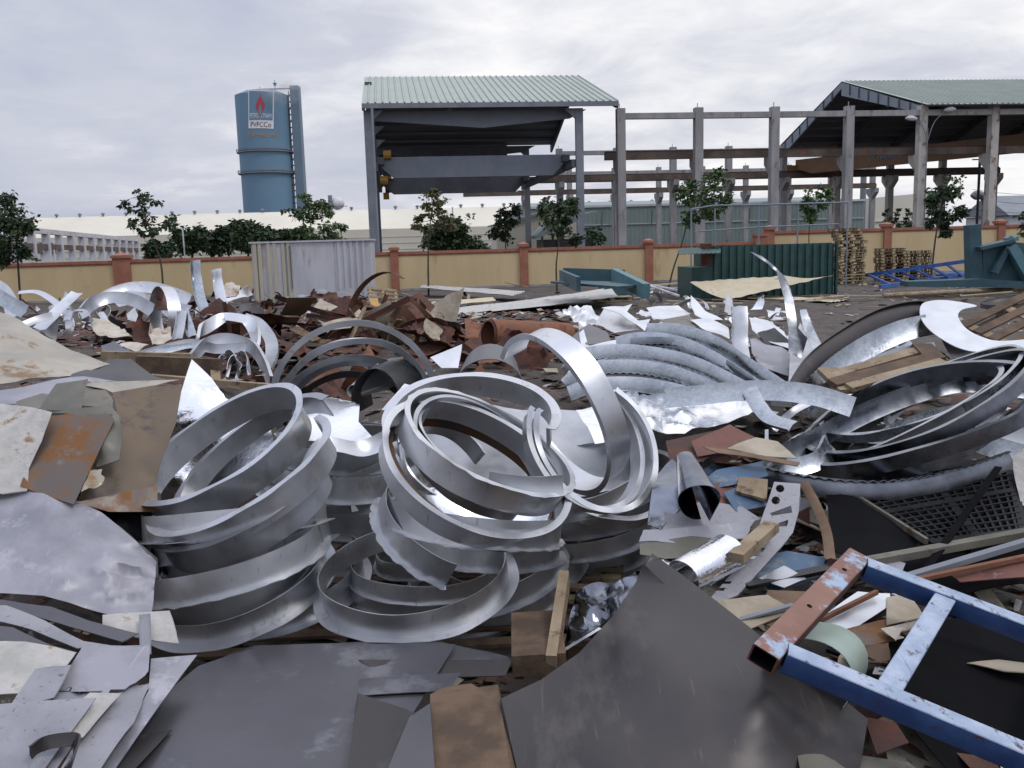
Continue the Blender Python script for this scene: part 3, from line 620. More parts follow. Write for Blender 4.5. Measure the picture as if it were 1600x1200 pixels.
# ================================================================== TREES
def leafmesh(mb, pts, size, rg, droop=.4, m=None):
    for p in pts:
        a = rg.uniform(0, 2*math.pi); el = rg.uniform(-1.1, .5)-droop*.3; s_ = size*rg.uniform(.75, 1.45)
        d_ = V((math.cos(a)*math.cos(el), math.sin(a)*math.cos(el), math.sin(el))); x_ = d_.orthogonal().normalized(); x_ = (Matrix.Rotation(rg.uniform(0, 6.28), 3, d_) @ x_)*s_*.24
        n_ = d_.cross(x_).normalized()*s_*.07
        q = [p, p+d_*s_*.5+x_+n_, p+d_*s_, p+d_*s_*.5-x_+n_, p+d_*s_*.5]
        mb.add(q, [(0, 1, 4), (1, 2, 4), (2, 3, 4), (3, 0, 4)], m)
def tree(name, label, trunk, Y, clumps, lm, leaf=.2, n=60, r0=.05, seed=1, cat='tree', group=None):
    rg = random.Random(seed); base = P(*trunk[0], Y)
    gz = 0 if Y > 30 else ground_z(base.x, Y)
    base = V((base.x, Y, gz)); t = thing(name, label, cat, base, group)
    pts = [base]+[P(px, py, Y) for px, py in trunk[1:]]
    b = MB(); cr = crom(pts, 5); b.tube(cr, [r0*(1-.65*i/len(cr)) for i in range(len(cr))], 7)
    cl = []
    for (px, py, rp) in clumps:
        c = P(px, py, Y)+V((0, rg.uniform(-.5, .5), 0)); r = rp*Y/F; cl.append((c, r))
        s0 = min(cr, key=lambda p: (p-c).length+max(0, p.z-c.z)*2); 
        mid = (s0+c)/2+V((rg.uniform(-.1, .1), 0, -.12)); b.tube(crom([s0, mid, c], 4), [r0*.45*(1-.7*i/8) for i in range(9)], 5)
        for _ in range(4):
            e_ = c+V((rg.gauss(0, 1), rg.gauss(0, 1), rg.gauss(0, .8))).normalized()*r*.8; b.tube([c-(c-mid)*.2, e_], [r0*.2, r0*.08], 4)
    b.build('trunk', bark, t)
    lf = MB()
    for c, r in cl:
        sub = [c+V((rg.gauss(0, .5), rg.gauss(0, .5), rg.gauss(0, .42)))*r for _ in range(max(4, int(n/9)))]
        pp = []
        for _ in range(int(n*1.8)):
            q = rg.choice(sub); pp.append(q+V((rg.gauss(0, 1), rg.gauss(0, 1), rg.gauss(0, .8)))*r*.22)
        leafmesh(lf, pp, leaf, rg)
    lf.build('crown', lm, t, smooth=False); return t
tg = 'young trees along the boundary wall'
tree('young_tree', 'dark leafy young tree at the far left edge before the wall', [(30, 455), (28, 410), (24, 350), (18, 310)], 46, [(14, 320, 17), (28, 345, 19), (8, 362, 20), (42, 360, 16), (18, 385, 17), (40, 395, 12), (0, 345, 20), (5, 400, 14), (50, 352, 8)], leafd, .24, 150, .06, 1, group=tg)
tree('young_tree', 'leaning thin tree with sparse drooping leaves left of the white cabin', [(253, 440), (252, 415), (240, 375), (225, 335), (215, 310)], 46, [(208, 306, 14), (222, 304, 12), (236, 310, 10), (200, 318, 8), (214, 335, 11), (226, 346, 12), (258, 343, 12), (240, 362, 11), (262, 352, 8), (216, 360, 6), (205, 348, 6)], leafd, .24, 34, .055, 2, group=tg)
tree('young_tree', 'bright green tree rising behind the white cabin', [(492, 450), (490, 400), (485, 350), (480, 320)], 52, [(478, 312, 14), (496, 322, 14), (470, 330, 12), (488, 340, 16), (505, 318, 10), (515, 358, 14), (525, 372, 10), (500, 372, 12), (530, 352, 7), (483, 360, 9), (511, 333, 6)], leafm, .24, 80, .05, 3, group=tg)
tree('young_tree', 'thin tree with bronze tinged leaves in front of the steel shed', [(669, 446), (669, 400), (671, 360), (676, 320)], 46, [(676, 310, 13), (690, 318, 12), (668, 326, 12), (684, 334, 12), (655, 352, 9), (666, 362, 8), (700, 345, 8), (705, 350, 9), (680, 302, 8), (652, 340, 6)], leafo, .22, 46, .05, 4, group=tg)
tree('young_tree', 'dense dark young tree with one side branch beside the shed column', [(870, 446), (869, 415), (872, 385), (872, 340)], 47, [(862, 318, 14), (880, 330, 15), (860, 342, 15), (885, 345, 14), (870, 358, 14), (850, 328, 10), (893, 330, 9), (925, 365, 11), (900, 375, 9), (938, 372, 6), (892, 318, 9)], leafd, .23, 90, .05, 5, group=tg)
tree('young_tree', 'dark bushy tree before the bare concrete columns right of centre', [(1045, 456), (1052, 420), (1066, 378), (1078, 330), (1090, 290)], 47, [(1078, 290, 12), (1118, 285, 17), (1100, 300, 16), (1080, 312, 14), (1120, 310, 16), (1098, 325, 14), (1135, 315, 11), (1072, 345, 10), (1086, 340, 11), (1110, 335, 8), (1120, 270, 7), (1070, 300, 9)], leafm, .24, 75, .05, 6, group=tg)
tree('young_tree', 'slight green tree behind the grey pipe railing', [(1264, 440), (1264, 400), (1265, 350), (1275, 310)], 52, [(1278, 302, 11), (1265, 312, 10), (1290, 298, 8), (1262, 325, 9), (1280, 318, 9), (1264, 342, 8), (1252, 320, 6), (1300, 308, 6), (1268, 330, 8)], leafm, .22, 60, .04, 7, group=tg)
tree('young_tree', 'dark leafy tree between the yellow wall and teal machine', [(1455, 420), (1462, 370), (1470, 330), (1478, 295)], 47, [(1484, 288, 14), (1480, 305, 11), (1462, 305, 10), (1470, 330, 14), (1490, 335, 13), (1465, 345, 9), (1500, 330, 8), (1485, 348, 9), (1488, 362, 6), (1478, 363, 5), (1455, 318, 6)], leafd, .24, 85, .05, 8, group=tg)
tree('young_tree', 'leaves of a tree cut off by the right edge', [(1602, 430), (1604, 380), (1603, 340)], 50, [(1600, 335, 8), (1607, 350, 12), (1602, 362, 7)], leafd, .22, 60, .045, 9, group=tg)
tree('young_tree', 'pale green tree seen between the shed columns', [(790, 400), (790, 370), (790, 340)], 90, [(785, 332, 12), (798, 345, 13), (780, 350, 12), (805, 330, 8), (770, 362, 9), (790, 365, 12)], leafb, .4, 90, .08, 10)
for i, (px, py, w_, h_, Y, lab) in enumerate(((300, 372, 30, 27, 150, 'first round dark tree of the belt behind the wall'), (345, 370, 24, 24, 155, 'second dark tree of the belt behind the wall'), (388, 366, 28, 27, 150, 'tallest dark tree of the belt, left of the white cabin'), (425, 372, 18, 20, 158, 'low dark tree just behind the white cabin'), (462, 372, 24, 25, 150, 'dark tree of the belt above the white cabin'), (245, 390, 22, 14, 140, 'low dark shrub behind the brick coloured pillar'))):
    rg = random.Random(50+i)
    cl = [(px+rg.gauss(0, .42)*w_, py+rg.uniform(-.75, .9)*h_*.8, rg.uniform(.25, .4)*w_) for _ in range(16)]
    tree('broad_tree', lab, [(px, 400), (px, 390), (px, py)], Y, cl, leafb if i % 2 else leafd, .75, 110, .25, 60+i, group='dark tree belt before the warehouse')
rg = random.Random(5)
cl = [(704+46*math.cos(a)*rr, 388-46*abs(math.sin(a))*rr, 14) for a, rr in [(rg.uniform(0, 6.28), math.sqrt(rg.random())*.85) for _ in range(34)]]
tree('round_bush', 'large dome shaped dark bush seen under the steel shed', [(704, 405), (704, 395), (704, 360)], 118, cl, leafd, .5, 120, .2, 77, cat='bush')
tree('conifer_shrub', 'bushy green shrub behind the tall wall near the right columns', [(1434, 380), (1434, 360), (1434, 335)], 80, [(1434, 345, 9), (1425, 350, 8), (1443, 352, 8), (1434, 332, 6)], leafm, .28, 100, .05, 78, cat='shrub')
for i, px in enumerate((1386, 1417, 1400)):
    tree('cypress', ['slim dark cypress left of the shrub behind the tall wall', 'taller slim cypress beside the green shrub behind the wall', 'small slim cypress between its two neighbours'][i], [(px, 380), (px, 360), (px, 325)], 82, [(px, 328+6*k, 2+.5*k) for k in range(7)], leafd, .22, 26, .04, 80+i, cat='shrub')

# ================================================================== YARD OBJECTS AT THE BACK
# white cabin
cf = Frame(P(396, 455, 44).x, 44, R(3))
CL = (P(581, 455, 44).x-P(396, 455, 44).x); CH = P(490, 376, 44).z
t = thing('site_cabin', 'old off white metal site cabin standing before the wall', 'cabin', cf(CL/2, 1.2, 0))
b = MB(); fbox(b, cf, .02, CL-.02, .05, 2.4, 0, CH-.05); b.build('body', cabinw, t)
corr_wall(cf, CL*.695, CL-.05, .04, 0, CH-.06, .29, .06).build('corrugated_panel', cabinw, t, thick=.01)
b = MB(); fbox(b, cf, CL*.33, CL*.69, -.0, .045, 0.02, CH-.06); b.build('flat_panel', cabinw, t)
b = MB()
for u in (.02, .06, .135, .185, .255, .30): fbox(b, cf, CL*u, CL*(u+.028), -.05, .045, 0, CH-.06)
b.build('door_post', cabinc, t)
b = MB(); fbox(b, cf, CL*.135+.15, CL*.255-.02, .0, .04, 0, CH-.1); b.build('door', cabinw, t)
b = MB(); b.tube([cf(CL*.33, -.08, .6), cf(CL*.33, -.08, CH-.35), cf(CL*.325, -.08, CH-.2)], .025, 6); b.build('lock_bar', steelgd, t)
b = MB(); fbox(b, cf, -.05, CL+.05, -.08, 2.5, CH-.06, CH+.02); b.build('roof', cabinw, t)
# green clad container
gf = Frame(P(1083, 448, 38).x, 38, R(5))
GL = P(1312, 448, 38).x-P(1083, 448, 38).x; GH = P(1200, 382, 38).z
t = thing('green_container', 'dark green corrugated container with open left end in the yard', 'container', gf(GL/2, 1.2, 0))
corr_wall(gf, 0.7, GL, 0, 0, GH, .32, .08).build('side_panel', greenc, t, thick=.02)
b = MB(); fbox(b, gf, .72, GL-.02, .1, 2.4, 0, GH-.03); b.build('body', greenc, t)
b = MB(); fbox(b, gf, -.05, .7, .0, 2.2, 0, GH*.6); b.build('end_panel', greenc, t)
b = MB(); fbox(b, gf, GL, GL+.08, -.1, .1, 0, GH+.05); b.build('corner_post', greenc, t)
b = MB(); c_ = gf(-.7, 0, GH*.93)
for k in range(9):
    p = gf(-.85+.19*k, -.9, GH*.86); b.prism([p, p+gf.u*.1, p+gf.u*.19+V((0, 0, .03)), p+gf.u*.19+V((0, 0, .045)), p+gf.u*.1+V((0, 0, .02)), p+V((0, 0, .02))], V((.25, 1.2, .22)))
b.build('canopy', greenc, t)
b = MB(); fbox(b, gf, .35, .75, -.05, .2, GH*.62, GH+.1); b.build('rusty_bracket', rustd, t)
# grey pipe railing
t = thing('pipe_railing', 'grey tubular railing on posts rising behind the green container', 'railing', P(1200, 400, 42))
top = [(1079, 327), (1115, 321), (1187, 320), (1325, 316)]; mid = [(1085, 362), (1185, 355), (1310, 350)]
b = MB(); b.tube([P(a, c, 42) for a, c in top], .035, 6); b.build('top_rail', girder, t)
b = MB(); b.tube([P(a, c, 42) for a, c in mid], .03, 6); b.build('mid_rail', girder, t)
for a in (1080, 1117, 1186, 1247, 1325):
    y0_ = 327-(a-1080)*.045; q = P(a, y0_, 42); b = MB(); b.tube([q, V((q.x, q.y, 0))], .035, 6); b.build('post', girder, t)
# pallets
def pallet(c, rz, label, group=None, sx=1.2, sy=1.0, tilt=None, m=None, m2=None, name='pallet'):
    t = thing(name, label, 'pallet', (0, 0, 0), group); m = m or wood
    b = MB()
    for k in range(6): b.box((0, -sy/2+.05+(sy-.1)*k/5, .135), (sx, .1, .02))
    b.build('top_deck', m, t, smooth=False)
    b = MB()
    for k in (-1, 0, 1):
        for j in (-1, 0, 1): b.box((k*(sx/2-.07), j*(sy/2-.06), .065), (.13, .1, .085))
        b.box((k*(sx/2-.07), 0, .116), (.1, sy, .016))
    b.build('block', m2 or m, t, smooth=False)
    b = MB()
    for j in (-1, 0, 1): b.box((0, j*(sy/2-.06), .011), (sx, .1, .02))
    b.build('skid', m, t, smooth=False)
    t.location = c; t.rotation_euler = tilt if tilt else (0, 0, rz); return t
pa = pallet(P(1328, 445, 46)*1, .1, 'worn pallet at the bottom of the tall stack beside the green container', 'tall pallet stack', 1.25, 1.0, m=wood, m2=woodlt)
pb = pallet((0, 0, 0), 0, 'x', 'tall pallet stack', 1.25, 1.0, m=wooddk, m2=woodlt)
pc = pallet((0, 0, 0), 0, 'x', 'tall pallet stack', 1.25, 1.0, m=woodlt, m2=wood)
q0 = P(1326, 440, 46); nst = 18
pa.location = V((q0.x, 46, 0.02))
used = {0}
for k in range(1, nst):
    src = [pa, pb, pc][rnd.choice((0, 1, 1, 2))]
    lab = 'topmost pallet of the tall stack beside the green container' if k == nst-1 else 'worn pallet inside the tall stack beside the green container'
    loc = V((q0.x+rnd.uniform(-.1, .1)-(.25 if k > 14 else 0), 46+rnd.uniform(-.05, .05), .02+k*.15)); rz = (0, 0, rnd.uniform(-.08, .16))
    if src in (pb, pc) and src['label'] == 'x': src['label'] = lab; src.location = loc; src.rotation_euler = rz
    else: clone(src, loc, rz, None, lab, 'tall pallet stack')
for s_ in (pb, pc):
    if s_['label'] == 'x': s_['label'] = 'worn pallet inside the tall stack beside the green container'; s_.location = V((q0.x+.3, 47.2, .02))
for cx_, cnt in ((1396, 11), (1436, 10)):
    q0 = P(cx_, 430, 47)
    for k in range(cnt):
        top_ = k == cnt-1
        clone([pa, pb, pc][rnd.choice((0, 1, 1))], V((q0.x+rnd.uniform(-.05, .05), 47.5, .02+.15*k)), (0, 0, rnd.uniform(-.04, .1)), None,
              ('topmost pallet of the ' if top_ else 'pallet within the ')+('left' if cx_ == 1396 else 'right')+' low stack before the yellow wall', 'low pallet stacks before the wall')
pl = clone(pa, G(598, 470, .3), (R(62), R(8), R(30)), None, 'pallet leaning upright in the scrap beside the white cabin', 'loose pallets in the yard')
for px, py, rz, lab in ((853, 476, .05, 'pallet lying under the end of the long corrugated sheet'), (955, 470, .0, 'pallet lying on the dirt left of the green container'), (1235, 452, .1, 'pale pallet under the bent beige sheet')):
    clone(pc, G(px, py, .03), (0, 0, rz), (1.25, 1.1, 1.3), lab, 'loose pallets in the yard')
# blue ladder frame, wood pole, blue pipes
def pole(name, pts, r, m, label, cat, grp=None, n=8):
    mb = MB(); mb.tube(pts, r, n); return tag(mb.build(name, m), label, cat, grp)
t = thing('ladder_frame', 'bright blue ladder frame lying before the pallet stacks', 'frame', G(1450, 430, .1))
ra0, ra1, rb0, rb1 = G(1345, 431, .35), P(1510, 408, 41), G(1375, 448, .1), G(1552, 424, .25)
for a_, b_ in ((ra0, ra1), (rb0, rb1)): b = MB(); b.bar(a_, b_, .1, .16); b.build('rail', blueba, t)
for k in range(6): b = MB(); f0 = .08+.15*k; b.bar(ra0+(ra1-ra0)*f0, rb0+(rb1-rb0)*(f0*.8+.02), .07, .1); b.build('rung', blueba, t)
pole('timber_pole', [G(1380, 462, .15), G(1480, 457, .2), G(1560, 453, .15), G(1640, 450, .15)], .09, wood, 'long weathered timber pole lying on the dirt at right', 'pole')
pole('blue_pipe', [G(782, 439, .15), G(880, 437, .15), G(1076, 431, .15)], .1, blueba, 'long bright blue pipe lying at the foot of the wall', 'pipe')
pole('blue_pipe', [G(1462, 429, .2), G(1600, 426, .2)], .08, blueba, 'short blue pipe lying behind the blue ladder frame', 'pipe')
# teal machine parts
def poly_plate(pts, th, m):
    mb = MB(); n_ = (pts[1]-pts[0]).cross(pts[2]-pts[0]).normalized(); mb.prism(pts, n_*th, m); return mb
TY = 36
t = thing('teal_machine', 'teal steel machine frame with triangular gusset at the right edge', 'machine', V((P(1570, 445, TY).x, TY, 0)))
def tp(*a, Y=TY): return [P(x, y, Y) for x, y in a]
b = MB(); b.prism(tp((1517, 440), (1515, 352), (1533, 350), (1536, 438)), V((0, .5, 0))); b.build('upright', teal, t)
b = MB(); b.prism(tp((1536, 445), (1536, 390), (1583, 378), (1640, 384), (1640, 445)), V((0, .3, 0))); b.build('side_plate', teal, t)
b = MB(); b.prism(tp((1576, 388), (1590, 382), (1632, 450), (1612, 450), Y=TY-.5), V((0, .4, 0))); b.build('brace', teall, t)
b = MB(); b.prism(tp((1550, 425), (1574, 384), (1580, 388), (1560, 428), Y=TY-.35), V((0, .2, 0))); b.build('brace', teal, t)
b = MB(); b.prism(tp((1532, 386), (1584, 374), (1588, 378), (1534, 391), Y=TY-.4), V((0, .7, 0))); b.build('top_flange', teal, t)
b = MB(); b.prism(tp((1574, 378), (1592, 376), (1592, 368), (1586, 372), (1580, 368), (1574, 372), Y=TY-.2), V((0, .3, 0))); b.build('lug', teall, t)
b = MB(); b.prism(tp((1420, 448), (1420, 440), (1540, 436), (1600, 440), (1600, 450), Y=TY-.8), V((0, .8, 0))); b.build('base_beam', teal, t)
t = thing('steel_trough', 'open teal steel trough lying in the yard left of the green container', 'trough', G(940, 455, 0))
o_ = [P(877, 424, 34), P(962, 430, 33.5), P(1008, 452, 31), P(985, 462, 30)]
b = MB(); b.bar(P(880, 428, 35), P(976, 431, 34.5), .15, .45); b.build('side', teal, t)
b = MB(); b.bar(P(877, 432, 35), P(904, 444, 32), .15, .5); b.build('side', teal, t)
b = MB(); b.bar(P(960, 430, 34.5), P(1010, 455, 31), .25, .5); b.build('side', teall, t)
b = MB(); b.box(G(962, 458, .3), (1.2, .9, .5), .2); b.build('side', teal, t)
b = MB(); b.bar(P(880, 440, 34.4), P(985, 448, 31.5), 1.2, .08); b.build('bottom', teal, t)
# corrugated sheets
def corr_sheet(pts, nrib, dep, m, label, name='corrugated_sheet', grp=None, th=.006, n2=14, sag=0):
    a, b_, c, d_ = pts; mb = MB(); rows = []; nc = nrib*4
    nrm = (b_-a).cross(d_-a).normalized()
    for i in range(n2+1):
        s_ = i/n2; l = a+(b_-a)*s_; r = d_+(c-d_)*s_
        rows.append([l+(r-l)*(j/nc)+nrm*((dep if (j % 4) in (1, 2) else 0)+.03*noise.noise((l+(r-l)*(j/nc))*1.3))-V((0, 0, sag*math.sin(math.pi*s_))) for j in range(nc+1)])
    mb.grid(rows); return tag(mb.build(name, m, thick=th, angle=18), label, 'metal sheet', grp)
csh = mat('corrugated pale sheet', (.42, .41, .38), (.52, .51, .48), .55, .65, .1, 2, c3=(.30, .26, .20), s3=2, t3=.6)
csb = mat('beige corrugated sheet', (.50, .43, .30), (.58, .50, .36), .6, .7, 0, 2, c3=(.36, .27, .17), s3=2, t3=.62)
gs = 'long corrugated sheets on the dirt'
corr_sheet([G(640, 487, .12), G(955, 449, .55), G(966, 463, .45), G(660, 494, .06)], 6, .04, csh, 'longest pale corrugated sheet sloping across the dirt in the middle', grp=gs, sag=.08)
corr_sheet([G(660, 445, .5), G(820, 455, .35), G(800, 462, .3), G(655, 449, .45)], 5, .04, csh, 'pale corrugated sheet lying crosswise behind the longest one', grp=gs)
corr_sheet([G(596, 478, .2), G(770, 464, .3), G(775, 470, .25), G(600, 487, .12)], 5, .04, csb, 'beige corrugated sheet half under the longest pale one', grp=gs)
corr_sheet([P(1078, 441, 37.1), P(1140, 468, 35.2), P(1302, 430, 37.0), P(1225, 431, 37.7)], 8, .02, csb, 'bent beige sheet propped against the green container', grp=gs, sag=.1)
corr_sheet([G(1160, 466, .06), G(1300, 472, .05), G(1330, 468, .05), G(1180, 462, .06)], 5, .02, csb, 'narrow beige sheet flat on the dirt before the green container', grp=gs)
for i, (a_, b_, m_, lab) in enumerate((((985, 436), (1060, 462), concl, 'white pole slanting over the teal trough end'), ((1000, 442), (1072, 456), concl, 'second white pole beside the teal trough'), ((1010, 447), (1080, 440), csb, 'pale plank leaning toward the green container'), ((1000, 452), (1078, 449), concl, 'pale lath lying level by the green container'), ((590, 439), (800, 435), concl, 'long thin pale rail at the foot of the wall'))):
    b = MB(); b.bar(G(*a_, .45-.05*i), G(*b_, .2), .12, .06); tag(b.build('plank', m_), lab, 'plank')
for i in range(26):
    px, py = rnd.uniform(1010, 1600), rnd.uniform(450, 482); q = G(px, py, .06); a = rnd.uniform(-.3, .3)+(math.pi if rnd.random() < .5 else 0); l = rnd.uniform(.8, 2.4)
    b = MB(); b.bar(q, q+V((math.cos(a)*l, math.sin(a)*l, rnd.uniform(0, .12))), .1, .03); tag(b.build('plank', rnd.choice((wood, wooddk, csb))), 'loose weathered plank lying on the dirt before the green container and ladder', 'plank', 'planks scattered on the dirt')
for i in range(14):
    px, py = rnd.uniform(610, 830), rnd.uniform(446, 478); q = G(px, py, .12); a = rnd.uniform(0, 3.1); l = rnd.uniform(.6, 1.6)
    b = MB(); b.bar(q, q+V((math.cos(a)*l, math.sin(a)*l*.6, rnd.uniform(0, .3))), .12, .04); tag(b.build('plank', rnd.choice((wood, wooddk, csb, cardd))), 'broken board among the corrugated sheets near the wall', 'plank', 'broken boards by the corrugated sheets')

# ================================================================== SCRAP: builders
def ring(label, cx, cy, a, b_, th, a0=0, a1=360, R0=.5, w=.19, s=1, fl=.045, m=galv, wob=.02, flip=1, grp=None, name='ring_offcut', seed=None, crimp=0, taper=0):
    """a hoop of L section, its rim an ellipse in the photograph (centre, half axes, tilt) and R0 metres in radius"""
    rg = random.Random(seed if seed is not None else int(cx*7+cy*13+a))
    th = R(th); zc = R0*F/a; rr = ray(cx, cy); C = CAM+rr*zc; d = rr.normalized()
    e1 = rt*math.cos(th)+up*math.sin(th); e1 = (e1-d*e1.dot(d)).normalized()
    mi = d.cross(e1); mi = mi if mi.dot(-rt*math.sin(th)+up*math.cos(th)) > 0 else -mi
    ct = min(1, b_/a); st = math.sqrt(1-ct*ct)
    n = -d*ct+mi*(s*st); e2 = mi*ct+d*(s*st)
    if n.z < 0: n = -n
    w *= .84; n = n*flip; t_ = .004; N_ = max(10, int(abs(a1-a0)/360*110)); ph = rg.uniform(0, 6.28); ph2 = rg.uniform(0, 6.28); fr_ = []; full = abs(a1-a0) >= 359
    for i in range(N_ if full else N_+1):
        f = R(a0+(a1-a0)*i/N_); k = 1+wob*math.sin(2*f+ph)+wob*.5*math.sin(3*f+ph2); ax = wob*R0*.8*math.sin(2*f+ph2)
        rad = e1*math.cos(f)+e2*math.sin(f)
        if not full: k *= 1+.03*rg.uniform(-1, 1)*(i in (0, N_))
        fr_.append((C+rad*(R0*k)+n*ax, rad, n))
    mb = MB(); K = len(fr_)
    for i_, prof in enumerate(([(0, w), (-t_, w), (-t_, 0), (0, 0)], [(0, 0), (-t_, 0), (-t_, -t_), (fl, -t_*1.5), (fl, 0)])):
        pass
    vs = []; np_ = 6
    for i, (p, rd, nn) in enumerate(fr_):
        f2 = fl*(1+.25*noise.noise(V((i*.12, seed or cx, 2)))) + (crimp*.02*noise.noise(V((i*.5, cy, 4))) if crimp else 0)
        lift = .008*noise.noise(V((i*.15, cy, 5)))+crimp*.016*noise.noise(V((i*.45, cx, 9)))
        ww = w*(1-taper*i/K)
        for (x, y) in ((f2, lift), (0, 0), (-.004*math.sin(i*.3), ww), (-t_-.004*math.sin(i*.3), ww), (-t_, -t_), (f2, lift-t_)):
            vs.append(p+rd*x+nn*y)
    fs = []
    for i in range(K-(0 if full else 1)):
        j = (i+1) % K
        for q in range(np_): fs.append((i*np_+q, i*np_+(q+1) % np_, j*np_+(q+1) % np_, j*np_+q))
    if not full:
        for i in (0, K-1): o = i*np_; fs.append((o, o+1, o+4, o+5)); fs.append((o+1, o+2, o+3, o+4))
    mb.add(vs, fs, m)
    return tag(mb.build(name, m, angle=30), label, 'metal ring', grp)

def strip(label, pts, w, bdir=None, m=spangle, lip=.03, teeth=0, grp=None, name='metal_strip', cat='metal strip', flat=False, n=8, side=1, twist=0):
    """a long curved strip along a smoothed line of points; w is its breadth along bdir, with a folded (toothed) lip"""
    c = crom([V(p) for p in pts], n); bd = V(bdir) if bdir else V((0, -.35, -1)); bd.normalize(); vs = []; t_ = .004; K = len(c)
    if teeth:      # resample so that the pleats are even
        L_ = [0]
        for i in range(1, K): L_.append(L_[-1]+(c[i]-c[i-1]).length)
        st_ = .03; nn_ = max(8, int(L_[-1]/st_)); c2 = []; j = 0
        for i in range(nn_+1):
            x = L_[-1]*i/nn_
            while j < K-2 and L_[j+1] < x: j += 1
            f = (x-L_[j])/max(1e-6, L_[j+1]-L_[j]); c2.append(c[j].lerp(c[j+1], min(1, f)))
        c = c2; K = len(c)
    for i, p in enumerate(c):
        T = (c[min(i+1, K-1)]-c[max(i-1, 0)]).normalized(); B = bd
        if twist: B = Matrix.Rotation(twist*i/K, 3, T) @ B
        B = (B-T*B.dot(T)).normalized(); Nn = T.cross(B).normalized()*side
        l2 = lip*(.75 if (teeth and i % 2) else 1); h2 = (.012 if (teeth and i % 2) else 0)
        g_ = .004*noise.noise(p*4)
        bow = .13*w
        for (x, y) in ((l2, h2), (0, 0), (bow+g_, w*.5), (0, w), (-t_, w), (bow+g_-t_, w*.5), (-t_, -t_), (l2, h2-t_)): vs.append(p+Nn*x+B*y)
    q = 8; fs = [(i*q+k, i*q+(k+1) % q, (i+1)*q+(k+1) % q, (i+1)*q+k) for i in range(K-1) for k in range(q)]
    for i in (0, K-1): o = i*q; fs += [(o, o+1, o+6, o+7), (o+1, o+2, o+5, o+6), (o+2, o+3, o+4, o+5)]
    mb = MB(); mb.add(vs, fs, m)
    return tag(mb.build(name, m, angle=40), label, cat, grp)

